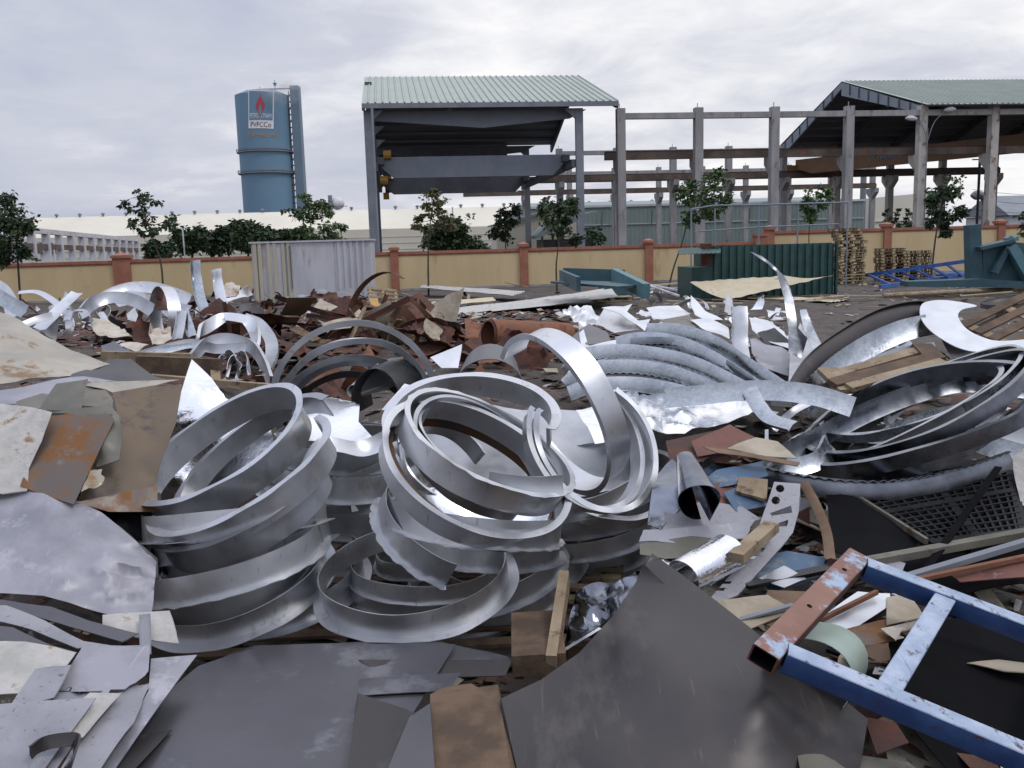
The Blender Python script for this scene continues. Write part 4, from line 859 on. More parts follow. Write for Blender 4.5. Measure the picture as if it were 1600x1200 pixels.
def inside(x, y, poly):
    c = False; n = len(poly)
    for i in range(n):
        x1, y1 = poly[i][:2]; x2, y2 = poly[(i+1) % n][:2]
        if (y1 > y) != (y2 > y) and x < (x2-x1)*(y-y1)/(y2-y1)+x1: c = not c
    return c
def sheet(label, pts, m=wet, bulge=0, amp=.01, fq=3, thick=.004, step=None, grp=None, name='metal_sheet', cat='metal sheet', smoothpts=0, ctrl=(), hard=0, holes=(), crease=None):
    """a thin bent sheet: outline points (px, py, Y) as measured in the photograph, Y metres ahead; ctrl adds inner points"""
    pts = [tuple(p) for p in pts]
    bnd = []
    n = len(pts); sub_ = 5
    for i in range(n):
        p, q = pts[i], pts[(i+1) % n]
        if smoothpts:
            a, b_, c, d = [V(pts[(i+k) % n]) for k in (-1, 0, 1, 2)]
            for k in range(sub_):
                t = k/sub_; bnd.append(tuple(.5*((2*b_)+(c-a)*t+(2*a-5*b_+4*c-d)*t*t+(-a+3*b_-3*c+d)*t**3)))
        else:
            for k in range(sub_): t = k/sub_; bnd.append(tuple(p[j]+(q[j]-p[j])*t for j in range(3)))
    xs_ = [p[0] for p in bnd]; ys_ = [p[1] for p in bnd]; x0, x1, y0, y1 = min(xs_), max(xs_), min(ys_), max(ys_)
    step = step or max((x1-x0), (y1-y0))/26
    vin = []; yy = y0+step*.5; rg = random.Random(int(x0+y0*3))
    while yy < y1:
        xx = x0+step*.5
        while xx < x1:
            a, b_ = xx+rg.uniform(-.25, .25)*step, yy+rg.uniform(-.25, .25)*step
            if inside(a, b_, bnd) and min((a-p[0])**2+(b_-p[1])**2 for p in bnd) > (step*.4)**2: vin.append((a, b_))
            xx += step
        yy += step
    src = [(p[0], p[1], 1/p[2]) for p in pts]+[(p[0], p[1], 1/p[2]) for p in ctrl]
    # best plane for 1/Y, then the residual spread by distance
    A = [[0]*4 for _ in range(3)]
    for x, y, z in src:
        r_ = (1, x/1000, y/1000)
        for i in range(3):
            for j in range(3): A[i][j] += r_[i]*r_[j]
            A[i][3] += r_[i]*z
    for i in range(3): A[i][i] += 1e-9
    for i in range(3):
        pv_ = max(range(i, 3), key=lambda k: abs(A[k][i])); A[i], A[pv_] = A[pv_], A[i]
        for k in range(3):
            if k != i and A[i][i]:
                f = A[k][i]/A[i][i]; A[k] = [A[k][j]-f*A[i][j] for j in range(4)]
    co = [A[i][3]/A[i][i] if A[i][i] else 0 for i in range(3)]
    res = [(x, y, z-(co[0]+co[1]*x/1000+co[2]*y/1000)) for x, y, z in src]
    def iy(x, y):
        ws = wsum = 0
        for a, b_, r_ in res:
            q = 1/((x-a)**2+(y-b_)**2+30)**1.3; ws += q; wsum += q*r_
        return co[0]+co[1]*x/1000+co[2]*y/1000+wsum/ws
    pol = [V((p[0], p[1])) for p in bnd]+[V(p) for p in vin]; nb = len(bnd)
    edges = [(i, (i+1) % nb) for i in range(nb)]
    hl = []
    for h in holes:
        o = len(pol); pol += [V(p) for p in h]; edges += [(o+i, o+(i+1) % len(h)) for i in range(len(h))]
    v2, _, f2, _, _, _ = delaunay_2d_cdt(pol, edges, [], 0, 1e-4)
    P3 = [P(p.x, p.y, 1/iy(p.x, p.y)) for p in v2]
    f2 = [f for f in f2 if inside(sum(v2[i].x for i in f)/len(f), sum(v2[i].y for i in f)/len(f), bnd) and not any(inside(sum(v2[i].x for i in f)/len(f), sum(v2[i].y for i in f)/len(f), h) for h in holes)]
    n_ = V((0, 0, 0))
    for f in f2:
        n_ += (P3[f[1]]-P3[f[0]]).cross(P3[f[2]]-P3[f[0]])
    n_.normalize(); n_ = -n_ if n_.z < 0 else n_
    szm = (P3[0]-P3[nb//2]).length; curl = min(szm*.12, .03)*(0 if 'sagging' in label else 1); cdir = (rg.uniform(-1, 1), rg.uniform(-1, 1))
    sd = V((x0*.13, y0*.07, 1)); cx_, cy_ = (x0+x1)/2, (y0+y1)/2
    for i, p in enumerate(P3):
        k = noise.noise(p*fq+sd)
        if hard: k = abs(k)*2-.5+.5*abs(noise.noise(p*fq*2.3+sd))
        u_ = (v2[i].x-cx_)/((x1-x0)/2+1); w_ = (v2[i].y-cy_)/((y1-y0)/2+1)
        if crease:
            gx = math.exp(-((v2[i].x-crease[0])/crease[2])**2-((v2[i].y-crease[1])/crease[3])**2)
            k += crease[4]/max(amp, 1e-4)*gx*(1-2.4*abs(noise.noise(V((v2[i].x*.012, v2[i].y*.055, 1)))))
        cu = max(0, max(abs(u_), abs(w_))-.55)**2*curl*((u_*cdir[0]+w_*cdir[1]))
        P3[i] = p+n_*(cu+amp*k+bulge*max(0, 1-u_*u_)*max(0, 1-w_*w_))
    mb = MB(); mb.add(P3, f2, m)
    return tag(mb.build(name, m, thick=thick, angle=28 if hard else 50), label, cat, grp)
def slab(label, px, py, z, sx, sy, sz, rot, m, name='timber_block', cat='wood', grp=None):
    b = MB(); M_ = Matrix.Rotation(R(rot[2]), 3, 'Z') @ Matrix.Rotation(R(rot[1]), 3, 'Y') @ Matrix.Rotation(R(rot[0]), 3, 'X')
    b.hexa(G(px, py, z), M_@V((sx/2, 0, 0)), M_@V((0, sy/2, 0)), M_@V((0, 0, sz/2)), m); return tag(b.build(name, m), label, cat, grp)
def bar2(label, p0, p1, w_, h_, m, name='steel_bar', cat='bar', grp=None):
    b = MB(); n = 6; p0 = V(p0); p1 = V(p1)
    b.bar(p0, p1, w_, h_); return tag(b.build(name, m), label, cat, grp)

# ================================================================== FOREGROUND RING STACKS
gA, gB, gC, gD = 'rings stacked on the left side of the pallet', 'rings stacked in the middle of the pallet', 'rings stacked on the right of the pile', 'rings standing behind the stacks'
# left stack, top to bottom
ring('topmost tilted open ring of the left stack with its lip facing up', 342, 690, 136, 50, 33, R0=.50, w=.20, flip=-1, fl=.04, grp=gA)
ring('second tilted ring of the left stack with a cut end at its right', 372, 735, 142, 52, 31, 170, 372, w=.19, flip=-1, grp=gA)
ring('third tilted ring of the left stack bearing faint stamped numbers', 372, 768, 140, 50, 27, 178, 350, w=.20, flip=-1, grp=gA, m=galv2)
ring('flat cut hoop below the tilted rings of the left stack', 372, 824, 137, 13, 7, 172, 355, w=.165, flip=1, grp=gA)
ring('narrow lower hoop under the flat cut hoop of the left stack', 372, 846, 132, 18, 11, 170, 335, w=.12, flip=1, grp=gA, m=galv2)
ring('tilted hoop with crushed right end low in the left stack', 366, 886, 142, 36, 18, 150, 352, w=.165, flip=1, grp=gA, crimp=.6)
ring('lowest left ring resting on the pallet with its broad lip out', 374, 912, 140, 74, 20, R0=.51, w=.15, flip=1, fl=.055, grp=gA)
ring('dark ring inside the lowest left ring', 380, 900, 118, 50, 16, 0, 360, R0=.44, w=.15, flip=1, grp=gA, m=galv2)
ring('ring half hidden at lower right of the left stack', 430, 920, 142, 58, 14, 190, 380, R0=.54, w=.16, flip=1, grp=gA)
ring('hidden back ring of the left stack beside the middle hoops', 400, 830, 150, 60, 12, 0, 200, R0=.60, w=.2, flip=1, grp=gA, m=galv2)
strip('bright flat strip crossing from the left stack to the middle hoops', [P(425, 778, 5.35), P(465, 735, 5.4), P(500, 685, 5.45), P(560, 690, 5.6), P(612, 668, 5.7)], .11, (.5, -.3, -.6), galv, .02, grp=gA)
# hoops between the stacks
ring('wide level hoop between the left and middle stacks', 540, 752, 116, 30, 1, R0=.50, w=.19, flip=1, grp=gD, seed=4)
ring('level hoop just above the widest one between the stacks', 545, 712, 112, 26, -1, R0=.50, w=.18, flip=1, grp=gD, m=galv2)
ring('bright hoop with square cut end behind the middle stack', 556, 655, 110, 44, 8, 185, 330, R0=.50, w=.13, flip=-1, grp=gD, fl=.06)
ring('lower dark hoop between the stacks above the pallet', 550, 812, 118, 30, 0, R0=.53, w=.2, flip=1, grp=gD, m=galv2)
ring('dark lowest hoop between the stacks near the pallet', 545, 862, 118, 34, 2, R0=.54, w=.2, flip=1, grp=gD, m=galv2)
# standing arches at the back
ring('outermost standing hoop of the arch group behind the left stack', 557, 622, 118, 112, 0, -12, 192, R0=.55, w=.10, s=-1, flip=1, fl=.04, grp=gD)
ring('second hoop of the arch group with a bright top', 556, 640, 112, 100, 4, -8, 188, R0=.53, w=.14, s=-1, flip=1, grp=gD)
ring('third hoop of the arch group', 553, 662, 110, 98, 0, -5, 185, R0=.52, w=.10, s=-1, flip=1, grp=gD, m=galv2)
ring('fourth hoop of the arch group carrying a small notch', 551, 674, 108, 98, 2, -5, 185, R0=.52, w=.08, s=-1, flip=1, grp=gD, m=galv2)
ring('innermost dark hoop of the arch group', 550, 690, 104, 96, 0, 0, 180, R0=.5, w=.10, s=-1, flip=1, grp=gD, m=darks)
# middle stack
ring('top hoop of the middle stack with a bright band and dark lip', 736, 650, 126, 66, 4, -25, 205, R0=.47, w=.17, flip=-1, fl=.05, grp=gB)
ring('big upright hoop leaning over the right of the middle stack', 862, 650, 128, 62, -61, -75, 205, R0=.48, w=.2, s=-1, flip=1, fl=.03, grp=gB, seed=7)
ring('tilted ring with crumpled inner lip in the middle stack', 768, 690, 140, 52, -29, R0=.49, w=.17, flip=-1, fl=.03, grp=gB, crimp=.4)
ring('cut inner band lying inside the tilted middle ring', 768, 702, 120, 44, -27, 165, 290, R0=.43, w=.17, flip=-1, fl=.012, grp=gB)
ring('large tilted ring with a broad pale lip in the middle stack', 748, 726, 150, 84, -30, R0=.52, w=.15, flip=-1, fl=.035, grp=gB)
ring('brown rusty ring nested inside the large tilted ring', 742, 735, 142, 74, -30, R0=.51, w=.12, flip=-1, fl=.02, grp=gB, m=rustsh)
strip('short cut band with printed numbers hanging on the middle stack', [P(765, 737, 4.72), P(800, 743, 4.7), P(840, 746, 4.7), P(880, 743, 4.74)], .105, (0, -.15, -1), galv, .01, grp=gB)
ring('wavy edged hoop under the large tilted ring', 738, 826, 140, 26, -8, 165, 372, R0=.50, w=.18, flip=1, fl=.03, grp=gB, crimp=1)
ring('cut arc slanting down in front of the middle stack', 690, 842, 112, 60, -28, 170, 290, R0=.40, w=.18, flip=1, fl=.03, grp=gB, crimp=.8)
ring('largest front ring at the bottom of the middle stack with a broad lip', 650, 914, 144, 72, 11, R0=.50, w=.16, flip=1, fl=.055, grp=gB)
ring('inner arc with bright edge inside the front ring', 665, 898, 112, 44, 2, 160, 350, R0=.42, w=.12, flip=1, fl=.02, grp=gB)
ring('second inner arc lying inside the front ring', 655, 922, 108, 40, 0, 180, 345, R0=.41, w=.12, flip=1, fl=.02, grp=gB, m=galv2)
ring('small curled offcut at the back of the front ring', 650, 880, 60, 26, 4, 20, 330, R0=.24, w=.12, flip=1, fl=.02, grp=gB, m=galv2)
ring('tilted ring at lower right of the middle stack', 765, 898, 122, 56, 16, R0=.50, w=.17, flip=1, fl=.035, grp=gB, crimp=.3)
ring('lowest ring under the middle stack touching the pallet edge', 760, 932, 122, 54, 12, R0=.51, w=.16, flip=1, fl=.03, grp=gB)
# right stack
ring('outer upright ring at the right of the pile', 934, 692, 104, 82, -55, -150, 120, R0=.385, w=.12, s=1, flip=-1, fl=.03, grp=gC)
ring('inner upright ring at the right of the pile', 918, 690, 104, 78, -56, -150, 120, R0=.385, w=.12, s=1, flip=-1, fl=.03, grp=gC)
for k, (cy_, a_, b_, lab, fl_) in enumerate(((770, 112, 36, 'uppermost level ring of the right stack', 1), (806, 108, 34, 'second level ring of the right stack with a cut end', 1), (838, 108, 36, 'third level ring of the right stack', 1), (868, 104, 34, 'fourth level ring of the right stack', 1), (890, 104, 34, 'lowest level ring of the right stack', 1))):
    ring(lab, 917-k*3, cy_, a_, b_, 9-k, R0=.5, w=.15, flip=fl_, fl=.035, grp=gC, m=galv if k % 2 == 0 else galv2, crimp=.25)
ring('curled hoop lying low behind the right stack', 960, 745, 96, 40, 10, 0, 360, R0=.47, w=.15, flip=-1, grp=gC, m=galv2)

ring('ring tucked under the wavy edged hoop of the middle stack', 745, 858, 128, 32, -4, 150, 390, R0=.50, w=.15, flip=1, grp=gB, crimp=.4)
ring('lower right hoop between the middle and right stacks', 800, 892, 112, 42, 8, R0=.50, w=.15, flip=1, grp=gB)
ring('dark hoop at the foot of the middle and right stacks', 812, 918, 108, 40, 10, 150, 380, R0=.50, w=.14, flip=1, grp=gB, m=galv2)
ring('steep narrow hoop inside the tilted middle rings', 756, 705, 118, 62, -38, 20, 330, R0=.42, w=.13, flip=-1, fl=.02, grp=gB, m=galv2)
ring('curled inner band deep inside the large tilted ring', 700, 720, 76, 52, -40, 60, 320, R0=.29, w=.14, flip=-1, fl=.01, grp=gB)
ring('extra hoop leaning on the right stack under the upright rings', 930, 742, 104, 52, -18, 160, 400, R0=.44, w=.13, flip=-1, grp=gC)
ring('hoop lying across the top of the right stack', 900, 760, 110, 44, 14, R0=.47, w=.13, flip=1, grp=gC)
ring('second steeply tilted hoop behind the topmost left ring', 395, 705, 130, 44, 36, 0, 200, R0=.50, w=.15, flip=-1, grp=gA, m=galv2)
ring('bright cut hoop lying between the flat and crushed hoops of the left stack', 392, 862, 130, 26, 15, 165, 340, R0=.49, w=.13, flip=1, grp=gA)
ring('inner band with faint stamp inside the lowest left ring', 372, 905, 120, 52, 24, 190, 350, R0=.44, w=.17, flip=1, fl=.01, grp=gA)
ring('hoop behind the left stack at the level of the cut hoop', 470, 790, 118, 34, 6, 0, 360, R0=.56, w=.16, flip=1, grp=gD, m=galv2)
ring('hoop resting on the widest level hoop between the stacks', 520, 728, 118, 40, 12, R0=.52, w=.13, flip=1, grp=gD)
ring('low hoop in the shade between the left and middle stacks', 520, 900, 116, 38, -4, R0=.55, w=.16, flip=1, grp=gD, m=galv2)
# pallets under the stacks
pp = pallet(G(600, 985, .04), .0, 'damp dark pallet under the left and middle ring stacks', 'pallets under the rings', 2.5, 1.2, m=wooddk, m2=wooddk)
pp.rotation_euler = (0, 0, R(2)); 
pp2 = pallet(G(893, 930, .02), 0, 'timber pallet with pale side boards at the right end of the ring pile', 'pallets under the rings', 0.7, 1.3, m=wood, m2=wood)
pp2.rotation_euler = (R(-4), 0, R(-12)); pp2.scale = (1, 1, 1.25)
bar2('pale upright board at the right end of the ring pile', P(882, 905, 4.6), P(862, 1040, 3.95), .05, .11, wood, 'timber_board', 'board')
bar2('short dark board end under the right side of the ring pile', P(800, 1005, 4.2), P(880, 1000, 4.2), .5, .1, wooddk, 'timber_board', 'board')

# ================================================================== FOREGROUND SHEETS
sheet('huge dark curved steel sheet lying across the bottom of the yard', [(1019, 864, 4.25), (1075, 905, 4.1), (1140, 955, 3.9), (1215, 1015, 3.7), (1290, 1070, 3.5), (1356, 1125, 3.35), (1343, 1205, 3.1), (1320, 1300, 2.9), (1080, 1330, 2.75), (830, 1300, 2.85), (783, 1090, 3.45), (845, 1062, 3.6), (905, 1020, 3.75), (955, 965, 3.95), (992, 912, 4.15)], darks, amp=.006, fq=1.0, thick=.005, ctrl=[(1080, 1080, 3.28), (1180, 1100, 3.2), (1000, 1010, 3.52), (950, 1200, 2.98)], step=34)
sheet('broad blue grey flat sheet in front of the ring stacks', [(400, 1008, 4.15), (560, 1004, 4.15), (712, 1006, 4.1), (655, 1100, 3.6), (580, 1215, 3.15), (520, 1300, 2.85), (120, 1300, 2.85), (185, 1180, 3.25), (250, 1090, 3.6), (310, 1040, 3.9)], bluesteel, amp=.012, fq=1.3, step=30)
sheet('dark sheet tip lying on the broad blue grey sheet', [(268, 1139, 3.38), (215, 1150, 3.34), (150, 1210, 3.12), (130, 1300, 2.8), (150, 1300, 2.8), (205, 1205, 3.1)], darks, amp=.006)
for i, (pts, m_, lab) in enumerate((
    ([(590, 1006, 4.2), (690, 1003, 4.2), (812, 1030, 4.0), (745, 1032, 3.98), (640, 1040, 3.95)], bluesteel, 'dark sheet corner poking out right of the broad blue grey sheet'),
    ([(560, 1030, 4.0), (800, 1030, 3.98), (790, 1056, 3.85), (600, 1060, 3.85)], darks, 'second dark sheet end under the ring stacks'),
    ([(560, 1060, 3.85), (720, 1052, 3.85), (700, 1080, 3.7), (560, 1085, 3.7)], bluesteel, 'third dark sheet end right of the broad sheet'),
    ([(560, 1085, 3.68), (665, 1118, 3.5), (600, 1215, 3.1), (540, 1215, 3.1)], darks, 'dark narrow sheet beside the lower edge of the broad sheet'),
    ([(672, 1085, 3.62), (778, 1072, 3.65), (800, 1215, 3.1), (672, 1215, 3.1)], wooddk, 'weathered board between the two big sheets at the bottom'),
    ([(640, 1120, 3.45), (672, 1100, 3.55), (680, 1215, 3.05), (600, 1215, 3.05)], bluesteel, 'sliver of grey sheet beside the weathered board'))):
    sheet(lab, [(x, y, Y-.06*i*.3) for x, y, Y in pts], m_, amp=.006, grp='sheet ends below the ring stacks', name='metal_sheet' if m_ is not wooddk else 'timber_board', cat='metal sheet' if m_ is not wooddk else 'board', thick=.004 if m_ is not wooddk else .02)
# left: big wrinkled sheet and what lies under and over it
sheet('large pale wrinkled sheet sweeping in from the left edge', [(-60, 745, 4.9), (0, 758, 4.8), (75, 768, 4.75), (160, 808, 4.7), (205, 845, 4.6), (245, 880, 4.55), (240, 940, 4.35), (233, 986, 4.15), (170, 965, 4.2), (70, 938, 4.2), (-60, 925, 4.15)], wet, bulge=.05, amp=.012, fq=1.8, step=7, crease=(195, 905, 85, 50, .040))
sheet('smooth dark steel flap beside the left ring stack', [(158, 800, 4.75), (205, 838, 4.7), (246, 872, 4.65), (248, 915, 4.5), (200, 880, 4.6), (162, 855, 4.65)], bluesteel, amp=.008)
for i, (pts, m_, lab) in enumerate((
    ([(-60, 930, 4.1), (0, 935, 4.1), (80, 945, 4.05), (140, 970, 3.98), (216, 990, 3.92), (190, 1002, 3.86), (110, 980, 3.92), (40, 955, 3.98), (-60, 945, 4.0)], bluesteel, 'topmost dark wavy sheet edge under the wrinkled sheet'),
    ([(-60, 950, 3.96), (10, 950, 3.96), (70, 972, 3.9), (130, 1000, 3.8), (180, 1008, 3.76), (120, 1010, 3.74), (50, 985, 3.82), (-60, 962, 3.9)], wetlight, 'second wavy sheet edge under the wrinkled sheet'),
    ([(-60, 972, 3.84), (20, 978, 3.82), (80, 1005, 3.72), (120, 1016, 3.68), (60, 1012, 3.68), (-60, 985, 3.76)], bluesteel, 'third wavy sheet edge near the left border'),
    ([(-60, 1000, 3.7), (40, 1005, 3.68), (120, 1020, 3.62), (100, 1045, 3.5), (30, 1085, 3.38), (-60, 1090, 3.35)], crust, 'pale crusty sheet with a brown stain at the left border'),
    ([(130, 1010, 3.72), (235, 1008, 3.76), (232, 1050, 3.55), (195, 1078, 3.45), (86, 1080, 3.45)], wet, 'square grey sheet lying under the left ring stack corner'),
    ([(55, 1045, 3.5), (112, 1040, 3.52), (84, 1090, 3.36), (10, 1110, 3.28)], wetlight, 'tilted grey offcut near the left border'),
    ([(54, 1104, 3.34), (75, 1084, 3.42), (160, 1080, 3.45), (125, 1100, 3.34)], wet, 'narrow grey offcut over the pitted sheets'),
    ([(-60, 1105, 3.28), (60, 1095, 3.3), (150, 1090, 3.34), (60, 1215, 3.0), (-60, 1250, 2.9)], wetlight, 'broad pitted sheet at the lower left corner'),
    ([(140, 1082, 3.42), (190, 1082, 3.42), (130, 1150, 3.18), (45, 1180, 3.08)], crust, 'speckled pale strip near the lower left corner'),
    ([(195, 1075, 3.5), (236, 1066, 3.55), (205, 1130, 3.3), (150, 1215, 3.05), (60, 1260, 2.9), (120, 1160, 3.2)], wetlight, 'long pitted strip slanting down beside the broad sheet'),
    ([(236, 1030, 3.72), (308, 1022, 3.78), (250, 1100, 3.45), (170, 1215, 3.1), (150, 1215, 3.1), (232, 1080, 3.5)], wet, 'dark grey strip between the pitted strip and the broad sheet'),
    ([(217, 960, 4.05), (234, 960, 4.05), (236, 1022, 3.85), (218, 1022, 3.85)], wetlight, 'short upright strip under the lowest left ring'),
    ([(160, 960, 4.1), (265, 955, 4.15), (280, 1006, 3.95), (235, 1000, 3.96), (160, 985, 4.02)], crust, 'pale scratched plate under the lowest left ring'))):
    sheet(lab, [(x, y, Y+.02-.004*i) for x, y, Y in pts], m_, amp=.008 if i > 3 else .02, fq=2.5, grp='overlapping sheets at lower left', name='metal_sheet')
b = MB(); prof_ = [P(46, 1168, 3.02), P(70, 1152, 3.08), P(112, 1146, 3.1), (P(124, 1152, 3.08)), P(116, 1180, 2.98), P(102, 1200, 2.92)]
strip('small curled dark strip standing on the pitted sheets', prof_, .045, (-.2, -.6, -.8), darks, .004, cat='metal strip')
# left sheets higher up
sheet('big crumpled dusty beige sheet at the left edge', [(-60, 470, 7.3), (0, 485, 7.2), (32, 498, 7.1), (75, 530, 6.9), (110, 548, 6.75), (150, 562, 6.6), (172, 570, 6.5), (150, 578, 6.35), (120, 590, 6.15), (90, 592, 6.0), (45, 588, 5.9), (-60, 600, 5.7)], beige, amp=.06, fq=2.4, step=8, ctrl=[(40, 560, 6.2)])
sheet('dark curved sheet tail behind the beige sheet', [(170, 562, 6.6), (205, 562, 6.6), (240, 585, 6.3), (275, 595, 6.2), (200, 598, 6.0), (120, 600, 5.9), (20, 615, 5.7), (90, 592, 6.1)], darks, amp=.02)
sheet('grey sheet sliver under the big beige sheet', [(0, 612, 5.6), (60, 600, 5.7), (130, 590, 5.9), (190, 592, 5.95), (230, 602, 5.8), (120, 612, 5.6), (60, 635, 5.4), (0, 640, 5.35)], wet, amp=.03, fq=3)
sheet('pale folded flange edge above the brown sheet', [(100, 600, 5.75), (180, 596, 5.8), (280, 594, 5.9), (230, 605, 5.75), (180, 615, 5.6), (165, 608, 5.6)], beige, amp=.012)
sheet('dusty olive sheet with folded ridges left of the brown sheet', [(-60, 640, 5.4), (0, 632, 5.4), (80, 610, 5.6), (140, 595, 5.75), (165, 610, 5.6), (178, 632, 5.45), (176, 640, 5.35), (100, 640, 5.25), (40, 640, 5.2), (-60, 645, 5.2)], olive, amp=.03, fq=4, hard=1, step=8)
sheet('small raised olive flap near the ridge of the dusty sheet', [(60, 640, 5.2), (88, 600, 5.4), (138, 594, 5.42), (126, 640, 5.18)], olive, amp=.01)
sheet('large brown oiled sheet left of the ring stacks', [(176, 612, 5.6), (230, 602, 5.65), (285, 598, 5.7), (275, 660, 5.4), (252, 720, 5.15), (240, 765, 5.0), (170, 775, 4.85), (120, 788, 4.75), (140, 730, 4.95), (178, 680, 5.2), (182, 640, 5.4)], brownsh, amp=.02, fq=1.5, step=12)
sheet('rust patched sheet leaning at left with a torn corner', [(80, 648, 5.1), (120, 646, 5.12), (172, 645, 5.12), (178, 655, 5.08), (160, 690, 4.95), (130, 755, 4.75), (115, 788, 4.65), (60, 770, 4.7), (32, 760, 4.72), (50, 705, 4.9)], rustsh, amp=.015)
sheet('pale bent rim behind the rust patched sheet', [(70, 645, 5.14), (172, 632, 5.22), (186, 650, 5.15), (192, 680, 5.05), (186, 718, 4.92), (150, 730, 4.9), (160, 690, 4.97), (176, 648, 5.12)], olive, amp=.012)
sheet('small grey flap under the rust patched sheet', [(142, 735, 4.82), (160, 733, 4.84), (155, 755, 4.76), (128, 768, 4.7)], beige, amp=.004)
sheet('flaking whitish crusted sheet at the left edge', [(-60, 625, 5.15), (0, 628, 5.12), (60, 640, 5.06), (82, 645, 5.04), (65, 690, 4.9), (42, 728, 4.78), (38, 760, 4.68), (-60, 775, 4.6)], crust, amp=.05, fq=3, step=9)
sheet('dark brown sheet corner sagging behind the left ring stack', [(118, 785, 4.7), (190, 770, 4.85), (245, 760, 5.0), (246, 800, 4.9), (170, 800, 4.75)], rustsh, amp=.02)
sheet('black sheet added for deep shadow in the gap left of the rings', [(150, 792, 5.0), (190, 775, 5.1), (250, 770, 5.2), (262, 900, 4.9), (200, 850, 4.9)], blackst, amp=.05, fq=3)  # black fill behind the sheets, deep shadow put into its colour
sheet('shiny peaked foil sheet standing behind the left ring stack', [(300, 562, 6.3), (330, 590, 6.25), (352, 620, 6.2), (420, 660, 6.1), (440, 740, 5.95), (340, 760, 5.9), (262, 760, 5.8), (238, 740, 5.8), (250, 700, 6.0), (275, 640, 6.1)], foil, amp=.06, fq=2.6, step=9)
sheet('white bent sheet inside the arch group', [(470, 625, 6.2), (520, 620, 6.3), (562, 632, 6.2), (560, 660, 6.0), (590, 690, 5.75), (480, 690, 5.7), (455, 650, 5.9)], bright, amp=.03, fq=2)
# black curl and white cone between the arches and the middle stack
b = MB(); a0_ = P(548, 600, 6.4); rows = []
for i in range(13):
    f = i/12; c_ = P(590, 612, 6.6).lerp(P(590, 640, 6.2), .5); ang = R(200-230*f)
    rows.append([c_+V((math.cos(ang)*.17, -.1, math.sin(ang)*.24)), c_+V((math.cos(ang)*.20+.1, .35, math.sin(ang)*.26))])
b.grid(rows, blackst); tag(b.build('curled_sheet', blackst, thick=.004, angle=60), 'glossy black curled sheet behind the middle ring stack', 'metal sheet')
b = MB(); rows = []
for i in range(17):
    ang = R(-70+300*i/16); r_ = .05; rows.append([P(553, 612, 6.5)+V((math.cos(ang)*r_, 0, math.sin(ang)*r_)), P(600, 588, 6.7)+V((math.cos(ang)*r_*2.2, .1, math.sin(ang)*r_*2.2))])
b.grid(rows, whites); tag(b.build('rolled_sheet', whites, thick=.003, angle=60), 'small rolled white sheet beside the black curl', 'metal sheet')
sheet('white sheet tip seen right of the black curl', [(596, 640, 6.1), (632, 600, 6.3), (640, 602, 6.3), (615, 640, 6.1)], whites, amp=.003)
sheet('white triangular sheet behind the top hoop', [(672, 558, 7.6), (722, 538, 7.8), (716, 575, 7.5), (690, 575, 7.5)], whites, amp=.005)
# short grey cylinder and mirrors behind middle stack
b = MB(); c0 = P(765, 600, 6.3); rows = []
for i in range(15):
    ang = R(-10+200*i/14); rows.append([c0+V((math.cos(ang)*.23, -.2, math.sin(ang)*.2)), c0+V((math.cos(ang)*.2, .45, math.sin(ang)*.2+.03))])
b.grid(rows, bluesteel); tag(b.build('duct_piece', bluesteel, thick=.004, angle=60), 'short grey half duct behind the middle ring stack', 'duct')
sheet('grey zinc sheet seen through the middle hoops', [(640, 660, 6.7), (760, 635, 6.9), (900, 640, 6.9), (1005, 690, 6.4), (980, 770, 5.9), (820, 780, 5.8), (680, 760, 5.9)], galv2, amp=.05, fq=3, step=12)
sheet('second bright sheet deep under the middle stack', [(640, 760, 5.2), (760, 770, 5.2), (860, 800, 5.1), (850, 850, 4.95), (680, 840, 5.0)], bright, amp=.06, fq=3)
# rusty pipe
t = thing('rusty_pipe', 'large orange rusty steel pipe lying behind the ring pile', 'pipe', P(820, 530, 12.2))
pa_, pb_ = P(765, 523, 12.0), P(886, 528, 12.6); rp = 24.5*12.2/F
b = MB(); rows = []
ax_ = (pb_-pa_).normalized(); x_ = ax_.cross(V((0, 0, 1))).normalized(); z_ = x_.cross(ax_)
for i in range(37):
    an = 2*math.pi*i/36; rows.append([pa_+(x_*math.cos(an)+z_*math.sin(an))*rp+ax_*(q*(pb_-pa_).length) for q in (0, .25, .5, .52, .75, 1)])
b.grid(rows); b.build('shell', rusto, t, thick=.012, angle=50)
b = MB(); rows = []
for i in range(37):
    an = 2*math.pi*i/36; r1 = rp*.96*(1+.02*math.sin(5*an)); rows.append([pa_-ax_*.01+(x_*math.cos(an)+z_*math.sin(an))*rp*.97, pa_-ax_*.03+(x_*math.cos(an)+z_*math.sin(an))*rp*.86])
b.grid(rows); b.build('rim', rustd, t, thick=.01)
sheet('orange rusty torn plate beside the rusty pipe', [(726, 498, 12.3), (752, 505, 12.2), (748, 528, 11.8), (728, 530, 11.8)], rusto, amp=.03, fq=5)

